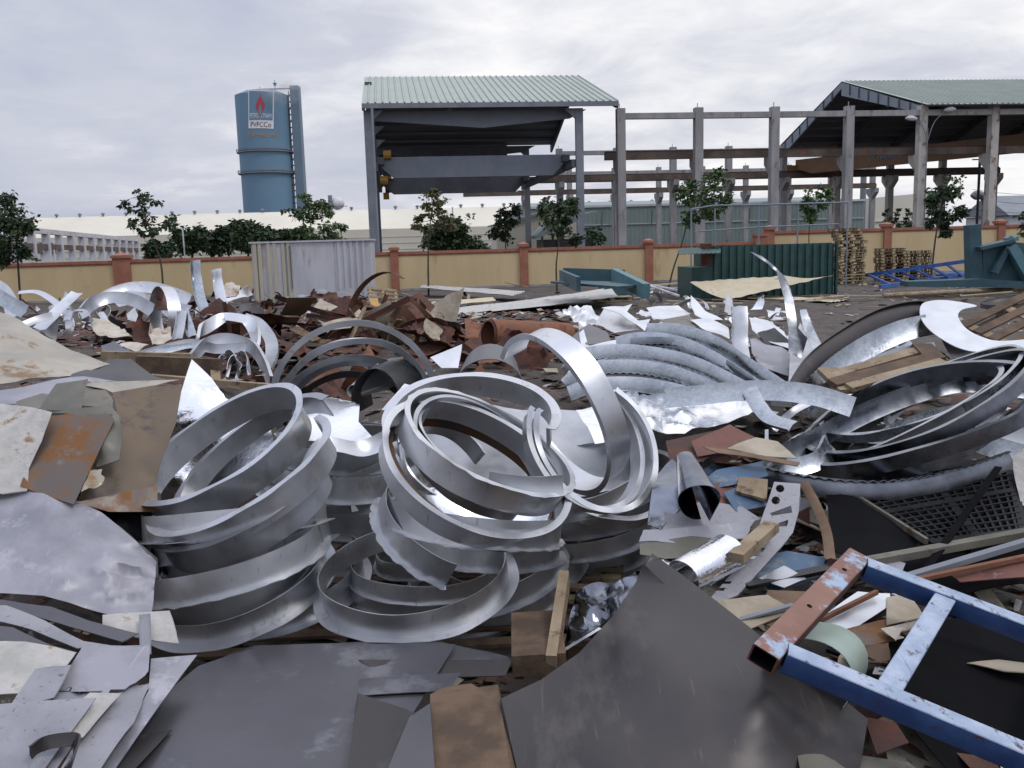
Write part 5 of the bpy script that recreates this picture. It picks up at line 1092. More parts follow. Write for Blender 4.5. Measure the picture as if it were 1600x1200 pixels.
# ================================================================== RIGHT SIDE STRIPS AND SHEETS
gR = 'long zinc strips heaped on the right'
def S3(*a): return [P(*p) for p in a]
nb_ = (0, .30, .95)
strip('uppermost pale arched strip of the zinc strip heap', S3((1010, 526, 8.4), (1058, 527, 8.3), (1112, 546, 8.1), (1162, 580, 7.8), (1215, 616, 7.6), (1270, 654, 7.4)), .125, nb_, spangle, .035, 1, gR)
strip('second arched strip of the heap, starting with a square end', S3((966, 550, 8.2), (1000, 543, 8.15), (1050, 548, 8.0), (1100, 569, 7.8), (1150, 602, 7.6), (1200, 636, 7.4)), .14, nb_, spangle, .03, 1, gR)
strip('broad arched strip with a bright shine near its right end', S3((888, 590, 7.7), (900, 570, 7.8), (960, 560, 7.8), (1020, 565, 7.7), (1080, 580, 7.55), (1130, 604, 7.4), (1165, 624, 7.3)), .125, nb_, spangle, .035, 1, gR)
strip('arched strip lying just under the broad shiny one', S3((890, 612, 7.4), (915, 590, 7.5), (980, 584, 7.5), (1040, 592, 7.4), (1090, 610, 7.25), (1130, 630, 7.1)), .12, nb_, spangle, .03, 1, gR)
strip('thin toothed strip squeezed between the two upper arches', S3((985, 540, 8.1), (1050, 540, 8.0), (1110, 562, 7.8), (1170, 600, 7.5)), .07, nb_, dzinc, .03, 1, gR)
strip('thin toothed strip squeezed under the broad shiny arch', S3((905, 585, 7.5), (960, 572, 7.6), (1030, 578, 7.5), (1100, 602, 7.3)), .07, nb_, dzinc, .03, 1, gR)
strip('lowest arched strip at the left foot of the heap', S3((893, 626, 7.2), (930, 614, 7.2), (990, 612, 7.2), (1040, 620, 7.1), (1080, 630, 7.0)), .12, nb_, spangle, .03, 0, gR)
strip('long toothed strip crossing in front of the arched heap', S3((1038, 608, 6.8), (1100, 602, 6.75), (1160, 596, 6.7), (1220, 596, 6.6), (1280, 604, 6.5), (1338, 622, 6.4)), .15, (0, -.5, -.85), spangle, .03, 1, gR)
strip('hanging curl of zinc strip below the crossing strip', S3((1160, 612, 6.65), (1175, 640, 6.5), (1195, 662, 6.35), (1232, 674, 6.2)), .11, (1, -.2, .3), spangle, .02, 0, gR)
strip('upright bent grey strip standing in the white sheet pile', S3((1143, 480, 9.0), (1144, 505, 8.9), (1143, 535, 8.8), (1147, 562, 8.6)), .15, (1, -.25, 0), galv2, .03, 1, gR)
sheet('tall pointed twisted strip rising from the white pile', [(1172, 393, 9.6), (1190, 400, 9.5), (1206, 412, 9.4), (1225, 430, 9.3), (1240, 468, 9.1), (1247, 512, 8.9), (1262, 528, 8.8), (1252, 560, 8.6), (1232, 552, 8.6), (1232, 512, 8.85), (1225, 466, 9.1), (1214, 425, 9.35), (1200, 412, 9.45), (1184, 402, 9.5)], dzinc, amp=.01, grp=gR)
sheet('slim bright leaf shaped strip right of the tall twisted strip', [(1250, 484, 9.0), (1260, 482, 9.0), (1275, 520, 8.8), (1290, 550, 8.5), (1270, 550, 8.5), (1255, 510, 8.8)], spangle, amp=.01, grp=gR)
strip('wide dark arch sweeping up to the white crescent plate', S3((1228, 606, 7.4), (1262, 556, 7.7), (1312, 518, 8.0), (1372, 486, 8.3), (1430, 474, 8.5), (1462, 482, 8.5)), .17, (-.1, -.55, -.7), darks, .04, 0, gR, side=-1)
strip('bright arch just inside the wide dark arch', S3((1242, 616, 7.2), (1290, 566, 7.5), (1345, 528, 7.8), (1400, 503, 8.0), (1446, 492, 8.1)), .19, (0, -.5, -.87), spangle, .03, 1, gR)
strip('grey inner arch above the broken timber frame', S3((1280, 605, 7.2), (1340, 570, 7.4), (1400, 545, 7.6), (1460, 535, 7.7)), .18, (0, -.5, -.87), galv2, .03, 0, gR)
sheet('white crescent shaped plate at the right of the heap', [(1437, 485, 8.2), (1446, 473, 8.4), (1480, 470, 8.5), (1526, 478, 8.4), (1503, 484, 8.3), (1497, 496, 8.1), (1510, 514, 7.9), (1536, 527, 7.8), (1570, 533, 7.75), (1640, 528, 7.8), (1640, 548, 7.5), (1544, 550, 7.5), (1500, 544, 7.55), (1466, 526, 7.75), (1443, 503, 8.0)], whites, amp=.01, smoothpts=1, thick=.006)
sheet('dark sheet under the white crescent plate', [(1470, 532, 7.9), (1540, 555, 7.4), (1640, 552, 7.4), (1640, 600, 6.9), (1560, 590, 7.0), (1490, 560, 7.5)], bluesteel, amp=.03)
c_ = P(1596, 470, 10.5); b = MB(); rows = []
for j, (rr, dz) in enumerate(((.02, -.10), (.25, -.09), (.36, -.04), (.41, 0), (.415, .02), (.42, -.03))): rows.append([c_+V((math.cos(2*math.pi*i/36)*rr, math.sin(2*math.pi*i/36)*rr, dz+.05*math.cos(2*math.pi*i/36))) for i in range(37)])
b.grid(rows); tag(b.build('drum_lid', darks, thick=.004, angle=60), 'dark round drum end lying at the right edge', 'drum lid')
# oval toothed loops
ring('large oval toothed loop at the right of the heap', 1425, 642, 172, 60, 18, R0=.74, w=.13, flip=-1, fl=.035, m=dzinc, crimp=.1, grp=gR, wob=.05)
ring('second oval loop crossing inside the large toothed loop', 1432, 626, 165, 42, 21, R0=.72, w=.12, flip=-1, fl=.035, m=dzinc, grp=gR, wob=.05)
ring('low oval loop under the large toothed loop', 1400, 668, 150, 46, 14, 150, 372, R0=.66, w=.13, flip=-1, fl=.035, m=dzinc, grp=gR, wob=.04)
for k_, (cx_, cy_, a_, b_, th_, w_, m_, lab) in enumerate(((1420, 652, 160, 50, 16, .08, dzinc, 'thin oval loop pressed against the front of the large toothed loop'), (1440, 610, 150, 34, 20, .09, spangle, 'flattened silver loop nested at the top of the oval loops'), (1398, 640, 150, 40, 24, .08, galv2, 'narrow loop leaning left inside the oval loops'), (1470, 640, 130, 44, 12, .09, dzinc, 'short oval loop at the right inside the large one'), (1330, 690, 96, 26, 6, .09, spangle, 'small flattened loop at the left end of the oval loops'), (1500, 610, 120, 30, 26, .08, galv2, 'thin loop running out at the right edge'))):
    ring(lab, cx_, cy_, a_, b_, th_, R0=a_/F*(6.6 if k_ < 6 else 7.8), w=w_, flip=-1, fl=.03, m=m_, grp=gR, wob=.05)
strip('long toothed strip across the black plastic pallet', S3((1190, 728, 5.8), (1232, 738, 5.7), (1300, 748, 5.6), (1370, 751, 5.55), (1440, 744, 5.6), (1510, 728, 5.7), (1576, 705, 5.85)), .12, (0, -.25, -1), dzinc, .045, 1, gR, side=-1)
strip('long strip curving from the left loop up to the right edge', S3((1222, 694, 6.2), (1280, 666, 6.4), (1350, 630, 6.6), (1430, 600, 6.8), (1510, 585, 6.9), (1640, 600, 6.8)), .14, (0, -.4, -.9), dzinc, .03, 1, gR)
strip('leaf shaped cut strip inside the oval loops', S3((1352, 688, 6.3), (1400, 660, 6.4), (1460, 640, 6.5), (1520, 628, 6.6)), .13, (0, -.4, -.9), spangle, .02, 0, gR)
strip('strip leaving the picture below the oval loops', S3((1500, 662, 6.4), (1560, 684, 6.3), (1640, 706, 6.2)), .15, (0, -.4, -.9), spangle, .03, 0, gR)
strip('grey strip crossing the right edge above the oval loops', S3((1540, 640, 6.6), (1590, 665, 6.5), (1650, 690, 6.4)), .16, (0, -.4, -.9), galv2, .03, 0, gR)
strip('small curled strip hoop below the hanging curl', S3((1196, 672, 6.2), (1200, 700, 6.0), (1235, 716, 5.9), (1275, 705, 5.95), (1290, 680, 6.1)), .12, (0, -.5, -.8), spangle, .02, 0, gR)
strip('short bright strip between the crossing strip and the loop', S3((1205, 668, 6.5), (1235, 640, 6.6), (1262, 625, 6.7)), .05, (.5, -.5, -.6), whites, .01, 0, gR)
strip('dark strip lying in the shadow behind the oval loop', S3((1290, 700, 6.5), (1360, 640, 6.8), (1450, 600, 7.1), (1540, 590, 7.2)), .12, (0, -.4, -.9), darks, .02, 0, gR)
t = thing('crate_frame', 'broken brown timber crate frame wedged inside the big arches', 'frame', P(1375, 600, 7.0))
for nm, a_, b_, w_, m_ in (('board', (1298, 588, 7.3), (1452, 544, 7.6), .10, wood), ('board', (1300, 600, 7.0), (1470, 556, 7.3), .12, wooddk), ('end_board', (1292, 578, 7.35), (1328, 612, 6.9), .16, wood), ('end_board', (1440, 540, 7.65), (1474, 574, 7.2), .16, wooddk), ('board', (1326, 606, 6.9), (1474, 566, 7.15), .09, wood)):
    b = MB(); b.bar(P(*a_), P(*b_), w_, .04, V((0, -.3, 1))); b.build(nm, m_, t)
tf = pallet(P(1625, 520, 9.6), 0, 'brown pallet tilted behind the white crescent plate', 'loose pallets in the yard', 1.2, 1.0, m=wooddk, m2=wood); tf.rotation_euler = (R(20), R(-18), R(20))
# crumpled zinc sheets
sheet('big crumpled spangled zinc sheet below the arched strips', [(918, 640, 6.9), (960, 610, 7.2), (1060, 612, 7.2), (1172, 622, 7.0), (1180, 640, 6.7), (1128, 664, 6.4), (1070, 680, 6.2), (1000, 672, 6.2), (930, 665, 6.4)], foil, amp=.030, fq=5, hard=1, step=6)
sheet('black underlay added as shade between the arched strips', [(900, 575, 8.1), (1010, 520, 8.9), (1120, 545, 8.7), (1250, 640, 7.6), (1150, 630, 7.3), (960, 620, 7.5)], blackst, amp=.02)  # added dark layer, its colour supplies the shade between the strips
sheet('bright torn zinc sheet left of the spangled one', [(900, 640, 6.5), (950, 630, 6.6), (1005, 650, 6.4), (985, 690, 6.0), (930, 690, 6.0)], bright, amp=.04, fq=4)
for i, (pts, m_, lab) in enumerate((
    ([(940, 480, 11), (975, 478, 11.2), (988, 474, 11.3), (980, 486, 11), (998, 500, 10.7), (1016, 498, 10.8), (1008, 516, 10.3), (992, 506, 10.5), (970, 490, 10.8)], whites, 'white star shaped offcut left of the white sheet pile'),
    ([(1079, 462, 11.5), (1090, 472, 11.4), (1102, 486, 11.2), (1130, 500, 10.8), (1105, 500, 10.8), (1086, 492, 11), (1080, 478, 11.3)], whites, 'white spike shaped sheet rising from the pile'),
    ([(1078, 500, 10.6), (1110, 497, 10.8), (1138, 512, 10.4), (1140, 530, 9.8), (1110, 518, 10)], whites, 'smooth white rounded sheet left of the upright strip'),
    ([(1170, 497, 10.6), (1200, 500, 10.6), (1225, 520, 10.2), (1235, 545, 9.6), (1205, 535, 9.7), (1175, 515, 10)], whites, 'white curved sheet right of the upright strip'),
    ([(1172, 530, 9.8), (1200, 526, 10), (1235, 552, 9.4), (1232, 585, 8.6), (1190, 575, 8.7), (1175, 550, 9.3)], wet, 'wrinkled grey white sheet under the tall twisted strip'),
    ([(1185, 520, 9.9), (1210, 512, 10.0), (1236, 535, 9.8), (1235, 560, 9.5), (1200, 545, 9.6)], blackst, 'dark plastic sack among the white sheets'),
    ([(1235, 545, 9.0), (1250, 505, 9.6), (1262, 520, 9.5), (1270, 545, 9.0), (1245, 600, 8.0), (1232, 600, 8.0)], galv2, 'grey folded sheet at the foot of the tall twisted strip'),
    ([(895, 525, 10.2), (920, 505, 10.6), (950, 520, 10.2), (955, 535, 9.8), (905, 540, 9.7)], bluesteel, 'blue grey folded sheet right of the rusty pipe'),
    ([(905, 520, 10.1), (912, 515, 10.2), (920, 540, 9.7), (970, 530, 9.7), (972, 545, 9.3), (910, 548, 9.4)], whites, 'white bent angle piece right of the rusty pipe'),
    ([(930, 505, 11), (945, 480, 11.5), (985, 500, 11), (1000, 515, 10.4), (960, 520, 10.4)], galv, 'grey sheet behind the star shaped offcut'),
    ([(1010, 480, 11.6), (1060, 477, 11.8), (1080, 490, 11.3), (1060, 500, 10.9), (1020, 497, 11)], whites, 'low pile of white offcuts at the back of the sheet pile'),
    ([(1030, 500, 10.8), (1075, 492, 11), (1100, 510, 10.4), (1060, 515, 10.2)], olive, 'dull greenish sheet among the white ones'),
    ([(1135, 465, 11.6), (1138, 455, 11.8), (1146, 478, 11.4), (1142, 492, 11), (1132, 486, 11.1)], galv2, 'small grey pointed tip between the white sheets'),
    ([(1080, 690, 5.9), (1140, 664, 6.2), (1178, 682, 6.1), (1180, 690, 6.0), (1130, 706, 5.8), (1090, 712, 5.7)], redpr, 'dark red primed plate under the crumpled zinc sheet'),
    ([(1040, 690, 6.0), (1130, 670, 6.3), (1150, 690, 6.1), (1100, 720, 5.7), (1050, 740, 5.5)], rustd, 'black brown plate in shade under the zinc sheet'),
    ([(1135, 700, 5.75), (1180, 684, 5.95), (1215, 690, 5.9), (1245, 716, 5.6), (1195, 712, 5.65)], card, 'pale triangular board under the small curled hoop'),
    ([(1098, 698, 5.7), (1140, 703, 5.65), (1250, 722, 5.5), (1245, 728, 5.45), (1180, 716, 5.5), (1120, 707, 5.6)], cardd, 'brown board edge below the pale triangular board'),
    ([(1100, 750, 5.4), (1120, 735, 5.5), (1190, 722, 5.65), (1200, 745, 5.45), (1140, 760, 5.3), (1105, 765, 5.3)], bluesh, 'faded blue sheet left of the toothed strip'),
    ([(1130, 770, 5.2), (1178, 755, 5.35), (1200, 790, 5.15), (1150, 800, 5.05)], bluesh, 'second faded blue sheet above the grey boards'),
    ([(1105, 758, 5.3), (1150, 748, 5.4), (1145, 790, 5.15), (1110, 790, 5.1)], redpr, 'brown red sheet behind the curled mirror sheet'),
    ([(1155, 745, 5.35), (1200, 748, 5.3), (1198, 780, 5.15), (1150, 768, 5.2)], wood, 'weathered double board left of the perforated strip'),
    ([(1040, 800, 5.05), (1100, 782, 5.15), (1160, 792, 5.1), (1190, 812, 5.0), (1120, 826, 4.9), (1035, 828, 4.85)], wetlight, 'topmost grey board of the layered pile right of the rings'),
    ([(1005, 830, 4.85), (1120, 820, 4.9), (1180, 815, 4.95), (1160, 842, 4.75), (1060, 850, 4.7), (1000, 848, 4.72)], wet, 'second grey board of the layered pile'),
    ([(1000, 848, 4.7), (1080, 838, 4.75), (1145, 845, 4.7), (1120, 866, 4.6), (1040, 872, 4.55), (1000, 865, 4.6)], olive, 'third dusty board of the layered pile'),
    ([(1180, 870, 4.7), (1230, 860, 4.75), (1290, 872, 4.7), (1282, 900, 4.55), (1210, 925, 4.4), (1175, 905, 4.5)], bluesh, 'faded blue plate left of the blue frame'),
    ([(1185, 905, 4.45), (1225, 885, 4.55), (1260, 905, 4.45), (1225, 920, 4.35)], galv2, 'small grey sheet on the faded blue plate'),
    ([(1120, 940, 4.2), (1200, 930, 4.3), (1240, 955, 4.15), (1170, 985, 4.0)], card, 'torn pale cardboard left of the blue frame'),
    ([(1200, 920, 4.35), (1290, 925, 4.3), (1240, 990, 4.0), (1180, 970, 4.1)], cardd, 'brown board under the rusty end of the blue frame'),
    ([(1260, 980, 4.0), (1340, 925, 4.3), (1420, 930, 4.3), (1330, 985, 4.0)], whites, 'folded white board showing inside the blue frame'),
    ([(1385, 935, 4.25), (1420, 928, 4.3), (1445, 965, 4.1), (1385, 978, 4.0)], card, 'ribbed pale board showing inside the blue frame'),
    ([(1290, 990, 3.95), (1390, 965, 4.1), (1400, 1000, 3.9), (1320, 1015, 3.8)], rustsh, 'brown stained sheet inside the blue frame'),
    ([(1330, 1010, 3.85), (1388, 1005, 3.85), (1390, 1030, 3.75), (1375, 1036, 3.7), (1350, 1022, 3.78)], cardd, 'torn brown cardboard piece inside the blue frame'),
    ([(1376, 980, 3.95), (1400, 975, 4.0), (1450, 965, 4.0), (1462, 972, 3.98), (1408, 985, 3.9), (1400, 1002, 3.82), (1388, 992, 3.88)], clothm, 'crumpled pale foil scrap inside the blue frame'),
    ([(1510, 1035, 3.8), (1560, 1030, 3.85), (1640, 1040, 3.8), (1640, 1052, 3.72), (1570, 1048, 3.74)], card, 'pale board end in the dark gap at right'),
    ([(1240, 1150, 3.25), (1330, 1178, 3.2), (1420, 1190, 3.2), (1480, 1240, 3.05), (1300, 1260, 2.9), (1250, 1200, 3.05)], olive, 'green grey sheet below the blue frame'),
    ([(1350, 1120, 3.45), (1400, 1130, 3.4), (1420, 1160, 3.3), (1370, 1180, 3.2)], rustd, 'dark rusty sheet under the lower blue rail'),
    ([(1580, 715, 6.0), (1600, 700, 6.1), (1660, 710, 6.0), (1660, 800, 5.4), (1596, 790, 5.4), (1586, 750, 5.7)], crust, 'pale weathered sheet at the right edge beside the black pallet'),
    ([(1380, 870, 4.7), (1415, 880, 4.65), (1405, 905, 4.5), (1352, 890, 4.55)], wetlight, 'pale sheet corner above the blue frame'),
    ([(1480, 895, 4.6), (1640, 870, 4.7), (1640, 900, 4.5), (1500, 910, 4.5)], redpr, 'rust red plate below the slanting bars at right'))):
    sheet(lab, pts, m_, amp=.02 if m_ in (whites, galv, wet, clothm) else .006, fq=3.5, grp=None, name={card: 'board', cardd: 'board', wood: 'timber_board', clothm: 'foil_scrap', blackst: 'plastic_sack'}.get(m_, 'metal_sheet'), cat={card: 'board', cardd: 'board', wood: 'board', clothm: 'scrap', blackst: 'sack'}.get(m_, 'metal sheet'), thick=.02 if m_ is wood else .005)
# curled mirror sheet and rolled bright sheets
def rolled(label, p0, p1, r0, r1, a0, a1, m, tail=0, name='rolled_sheet'):
    p0, p1 = V(p0), V(p1); ax = (p1-p0).normalized(); x_ = ax.cross(V((0, 0, 1))).normalized(); z_ = x_.cross(ax); rows = []
    for i in range(25):
        an = R(a0+(a1-a0)*i/24); dr = V((math.cos(an), math.sin(an))); rows.append([p0.lerp(p1, k/6)+(x_*dr.x+z_*dr.y)*((r0+(r1-r0)*k/6)*(1+.05*math.sin(3*an))) for k in range(7)])
    if tail:
        l_ = rows[-1]; l0 = rows[-2]; rows.append([q+(q-o).normalized()*tail for q, o in zip(l_, l0)])
    mb = MB(); mb.grid(rows); return tag(mb.build(name, m, thick=.003, angle=60), label, 'metal sheet')
mirr = mat('dark mirror steel', (.13, .14, .17), (.24, .26, .30), .12, .25, 1, 3, bump=.15, bscale=10)
rolled('shiny curled steel sheet standing right of the ring stacks', P(1070, 716, 5.25), P(1092, 784, 4.85), .05, .115, -100, 200, mirr, .1)
sheet('flared tail of the shiny curled sheet beside the rings', [(1012, 815, 4.95), (1022, 740, 5.4), (1050, 722, 5.6), (1075, 740, 5.4), (1080, 782, 5.15), (1050, 806, 5.0), (1032, 828, 4.85)], mirr, amp=.05, fq=4)
rolled('bright half rolled sheet lying by the timber block', P(1068, 905, 4.35), P(1140, 866, 4.55), .10, .11, -20, 200, foil, .12)
sheet('crumpled bright sheet left of the half rolled sheet', [(1028, 880, 4.5), (1060, 870, 4.6), (1120, 850, 4.7), (1100, 900, 4.4), (1060, 925, 4.3)], foil, amp=.03, fq=6)
sheet('crumpled foil sheet under the right ring stack', [(900, 925, 4.6), (960, 905, 4.75), (1000, 890, 4.8), (990, 940, 4.5), (920, 985, 4.3), (880, 1010, 4.2), (890, 960, 4.45)], mirr, amp=.05, fq=6, hard=1, step=7)
bar2('thin bright edge strip lying beside the dark curved sheet', P(872, 1022, 4.0), P(938, 982, 4.15), .02, .006, bright, 'metal_strip', 'metal strip')
bar2('worn timber block resting on the perforated strip', P(1150, 872, 4.38), P(1206, 822, 4.72), .08, .05, wood, 'timber_block', 'wood')
# perforated strip
circ = lambda x, y, r: [(x+r*math.cos(k*.785), y+r*.95*math.sin(k*.785)) for k in range(8)]
sheet('pale perforated steel strip with round holes and slots', [(1210, 752, 5.15), (1251, 755, 5.15), (1248, 800, 4.95), (1239, 832, 4.8), (1216, 860, 4.68), (1190, 889, 4.52), (1152, 930, 4.32), (1128, 940, 4.26), (1107, 938, 4.26), (1135, 905, 4.42), (1165, 872, 4.58), (1180, 845, 4.7), (1190, 810, 4.88), (1201, 780, 5.02)], wetlight, amp=.004, thick=.004, step=9,
      holes=[circ(1219, 763, 7), circ(1212, 782, 7), [(1203, 802), (1236, 790), (1238, 801), (1206, 806)], [(1214, 818), (1232, 812), (1230, 822), (1215, 823)], [(1178, 858), (1196, 856), (1192, 862), (1174, 864)], [(1168, 869), (1184, 868), (1180, 873), (1164, 874)], [(1130, 908), (1144, 908), (1141, 912), (1127, 912)], [(1122, 918), (1134, 918), (1131, 923), (1118, 923)]], name='perforated_strip', cat='metal strip')
# slanting bars
gb = 'bars slanting across the dark gap'
for lab, a_, b_, w_, h_, m_ in (('dark flat bar crossing left of the blue frame', (1165, 915, 4.4), (1345, 878, 4.6), .07, .02, blackst), ('dark grey bar slanting up to the right edge', (1345, 880, 4.62), (1640, 826, 5.0), .06, .04, olive),
    ('pale blue grey bar under the dark grey one', (1408, 905, 4.5), (1640, 836, 4.85), .045, .03, steelg), ('thin rusty bar above the red plate', (1420, 908, 4.45), (1640, 862, 4.7), .03, .02, rusto), ('black flat bar showing through the blue frame', (1300, 1020, 3.95), (1392, 930, 4.3), .06, .02, blackst),
    ('black upright strap hanging before the plastic pallet', (1560, 730, 5.5), (1440, 900, 4.55), .04, .01, rubber), ('grey strip between the boards left of the frame', (1130, 975, 4.05), (1240, 945, 4.15), .03, .01, steelg), ('rusty bar inside the blue frame', (1270, 975, 4.0), (1370, 925, 4.25), .02, .02, rusto), ('dark strut under the lower blue rail', (1350, 1150, 3.4), (1420, 1115, 3.5), .05, .04, wooddk)):
    bar2(lab, P(*a_), P(*b_), w_, h_, m_, grp=gb)
strip('brown bent strip standing left of the black plastic pallet', S3((1250, 756, 5.2), (1268, 790, 5.05), (1284, 830, 4.85), (1290, 874, 4.6)), .05, (.6, -.4, 0), cardd, .005, 0)
# black plastic pallet
tl, bl, br_, tr_ = P(1316, 764, 5.75), P(1452, 850, 4.95), P(1600, 832, 5.05), P(1572, 716, 6.2)
t = thing('plastic_pallet', 'black plastic lattice pallet tipped up at the right', 'pallet', P(1450, 850, 5.1))
nrm = (bl-tl).cross(tr_-tl).normalized(); nrm = -nrm if nrm.z < 0 else nrm
def Q(u, v): return (tl.lerp(tr_, u)).lerp(bl.lerp(br_, u), v)
b = MB()
for k in range(15): u = k/14; b.bar(Q(u, 0), Q(u, 1), .014 if k % 7 else .05, .03, nrm)
for k in range(15): v = k/14; b.bar(Q(0, v)+nrm*.003, Q(1, v)+nrm*.003, .014 if k % 7 else .05, .03, nrm)
b.build('lattice_deck', plastic, t)
b = MB()
for u in (.04, .5, .96):
    for v in (.06, .5, .94): c_ = Q(u, v)-nrm*.09; e1_ = (Q(1, v)-Q(0, v)).normalized(); e2_ = nrm.cross(e1_); b.hexa(c_, e1_*.07, e2_*.08, nrm*.07)
b.build('foot', plastic, t)['kind'] = 'stuff'
b = MB()
for v in (.06, .5, .94): b.bar(Q(0, v)-nrm*.17, Q(1, v)-nrm*.17, .1, .02, nrm)
b.build('skid', plastic, t)
b = MB(); b.bar(Q(0, 0)+nrm*.02-(Q(1, 0)-Q(0, 0)).normalized()*.02, Q(0, 1)+nrm*.02-(Q(1, 0)-Q(0, 0)).normalized()*.02, .02, .035, nrm); b.build('edge_strip', olive, t)
sheet('black shade filler for the dark side and gap of the plastic pallet', [(1290, 760, 5.7), (1320, 768, 5.6), (1450, 852, 5.0), (1600, 850, 5.0), (1660, 900, 4.9), (1500, 930, 4.7), (1380, 890, 4.7), (1300, 860, 4.9)], rubber, amp=.03, name='shade_filler', cat='shade filler')  # added black sheet, paints the dark pallet side and the shaded gap
sheet('black tarpaulin for the deep shade inside the blue frame', [(1390, 1000, 3.9), (1470, 970, 4.1), (1640, 960, 4.2), (1660, 1250, 3.2), (1480, 1200, 3.3), (1380, 1090, 3.5)], rubber, amp=.05, name='backing', cat='backing')  # added black sheet, the gap's deep shade is in its colour
# green plastic bucket side seen in the frame
rolled('pale green rounded container lying under the blue frame', P(1290, 1032, 3.75), P(1262, 1062, 3.45), .17, .17, -30, 210, mat('pale green plastic', (.30, .38, .33), (.36, .44, .38), .35, .45, 0, 1.5), 0, 'container')
# blue frame
def PC(px, py, d): return CAM+ray(px, py)*d
t = thing('welded_ladder', 'chipped light blue welded steel frame with a rusty brown end tube', 'frame', PC(1420, 1000, 3.9))
A_, B_, C_, D_ = PC(1203, 1018, 3.45), PC(1334, 880, 4.25), PC(1720, 1026, 4.0), PC(1720, 1236, 3.2)
fn = (B_-A_).cross(D_-A_).normalized(); fn = -fn if fn.z < 0 else fn
ab = (B_-A_).normalized(); ac = (C_-B_).normalized()
def tubebox(name, p0, p1, w_, h_, ms, parent, hollow=False):
    mb = MB(); T = (p1-p0).normalized(); x_ = T.cross(fn).normalized(); z_ = x_.cross(T); z_ = z_ if z_.dot(fn) > 0 else -z_
    nseg = 14; bev = .006; prof = []
    for sx, sz in ((-1, -1), (1, -1), (1, 1), (-1, 1)):
        for k in range(3):
            a_ = math.atan2(sz, sx)+R(-45+45*k); prof.append((sx*(w_/2-bev)+bev*math.cos(a_), sz*(h_/2-bev)+bev*math.sin(a_)))
    vs = []; K = len(prof)
    for i in range(nseg+1):
        c = p0.lerp(p1, i/nseg)
        for (x, z) in prof: vs.append(c+x_*x+z_*z)
    fs = []; mats_ = []
    for i in range(nseg):
        for q in range(K):
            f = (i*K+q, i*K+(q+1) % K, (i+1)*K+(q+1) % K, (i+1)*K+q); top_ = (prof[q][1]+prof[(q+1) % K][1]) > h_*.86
            mb.add([vs[j] for j in f], [(0, 1, 2, 3)], ms[0] if top_ else ms[1])  # top faces take the lit colour, all others the shaded one
    if not hollow:
        mb.add(vs[:K], [tuple(range(K))], ms[1]); mb.add(vs[-K:], [tuple(range(K))], ms[1])
    else:
        inn = [p0+(v-p0)*.86+T*.0 for v in vs[:K]]; deep = [v+T*.25 for v in inn]
        for q in range(K):
            mb.add([vs[q], vs[(q+1) % K], inn[(q+1) % K], inn[q]], [(0, 1, 2, 3)], ms[1]); mb.add([inn[q], inn[(q+1) % K], deep[(q+1) % K], deep[q]], [(0, 1, 2, 3)], rubber)
        mb.add(deep, [tuple(range(K))], rubber); mb.add(vs[-K:], [tuple(range(K))], ms[1])
    ob = mb.build(name, None, parent)
    bm = bmesh.new(); bm.from_mesh(ob.data); bmesh.ops.remove_doubles(bm, verts=bm.verts, dist=1e-5); bmesh.ops.recalc_face_normals(bm, faces=bm.faces); bm.to_mesh(ob.data); bm.free()
    ob.data.set_sharp_from_angle(angle=R(50)); return ob
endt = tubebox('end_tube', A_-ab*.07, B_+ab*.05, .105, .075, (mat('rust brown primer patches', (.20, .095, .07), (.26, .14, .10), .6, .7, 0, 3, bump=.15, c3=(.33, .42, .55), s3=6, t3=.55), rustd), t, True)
endt['label'] = 'rust brown end tube with bolt holes'
off = .055
tubebox('rail', A_+ac*off, D_, .078, .09, (bluetop, blueside), t); tubebox('rail', B_+ac*off-ab*.02, C_-ab*.02, .078, .09, (bluetop, blueside), t)
for f_ in (.385, .90): 
    q0 = A_.lerp(D_, f_*.93); q1 = B_.lerp(C_, f_); dq = (q1-q0).normalized(); tubebox('rung', q0+dq*.042-fn*.003, q1-dq*.042-fn*.003, .088, .075, (bluetop, blueside), t)
for f_ in (.38, .82):
    c_ = A_.lerp(B_, f_)+fn*.0385-ac*.0; b = MB(); b.tube([c_-fn*.002, c_+fn*.001], .011, 12); b.build('bolt_hole', rubber, t)

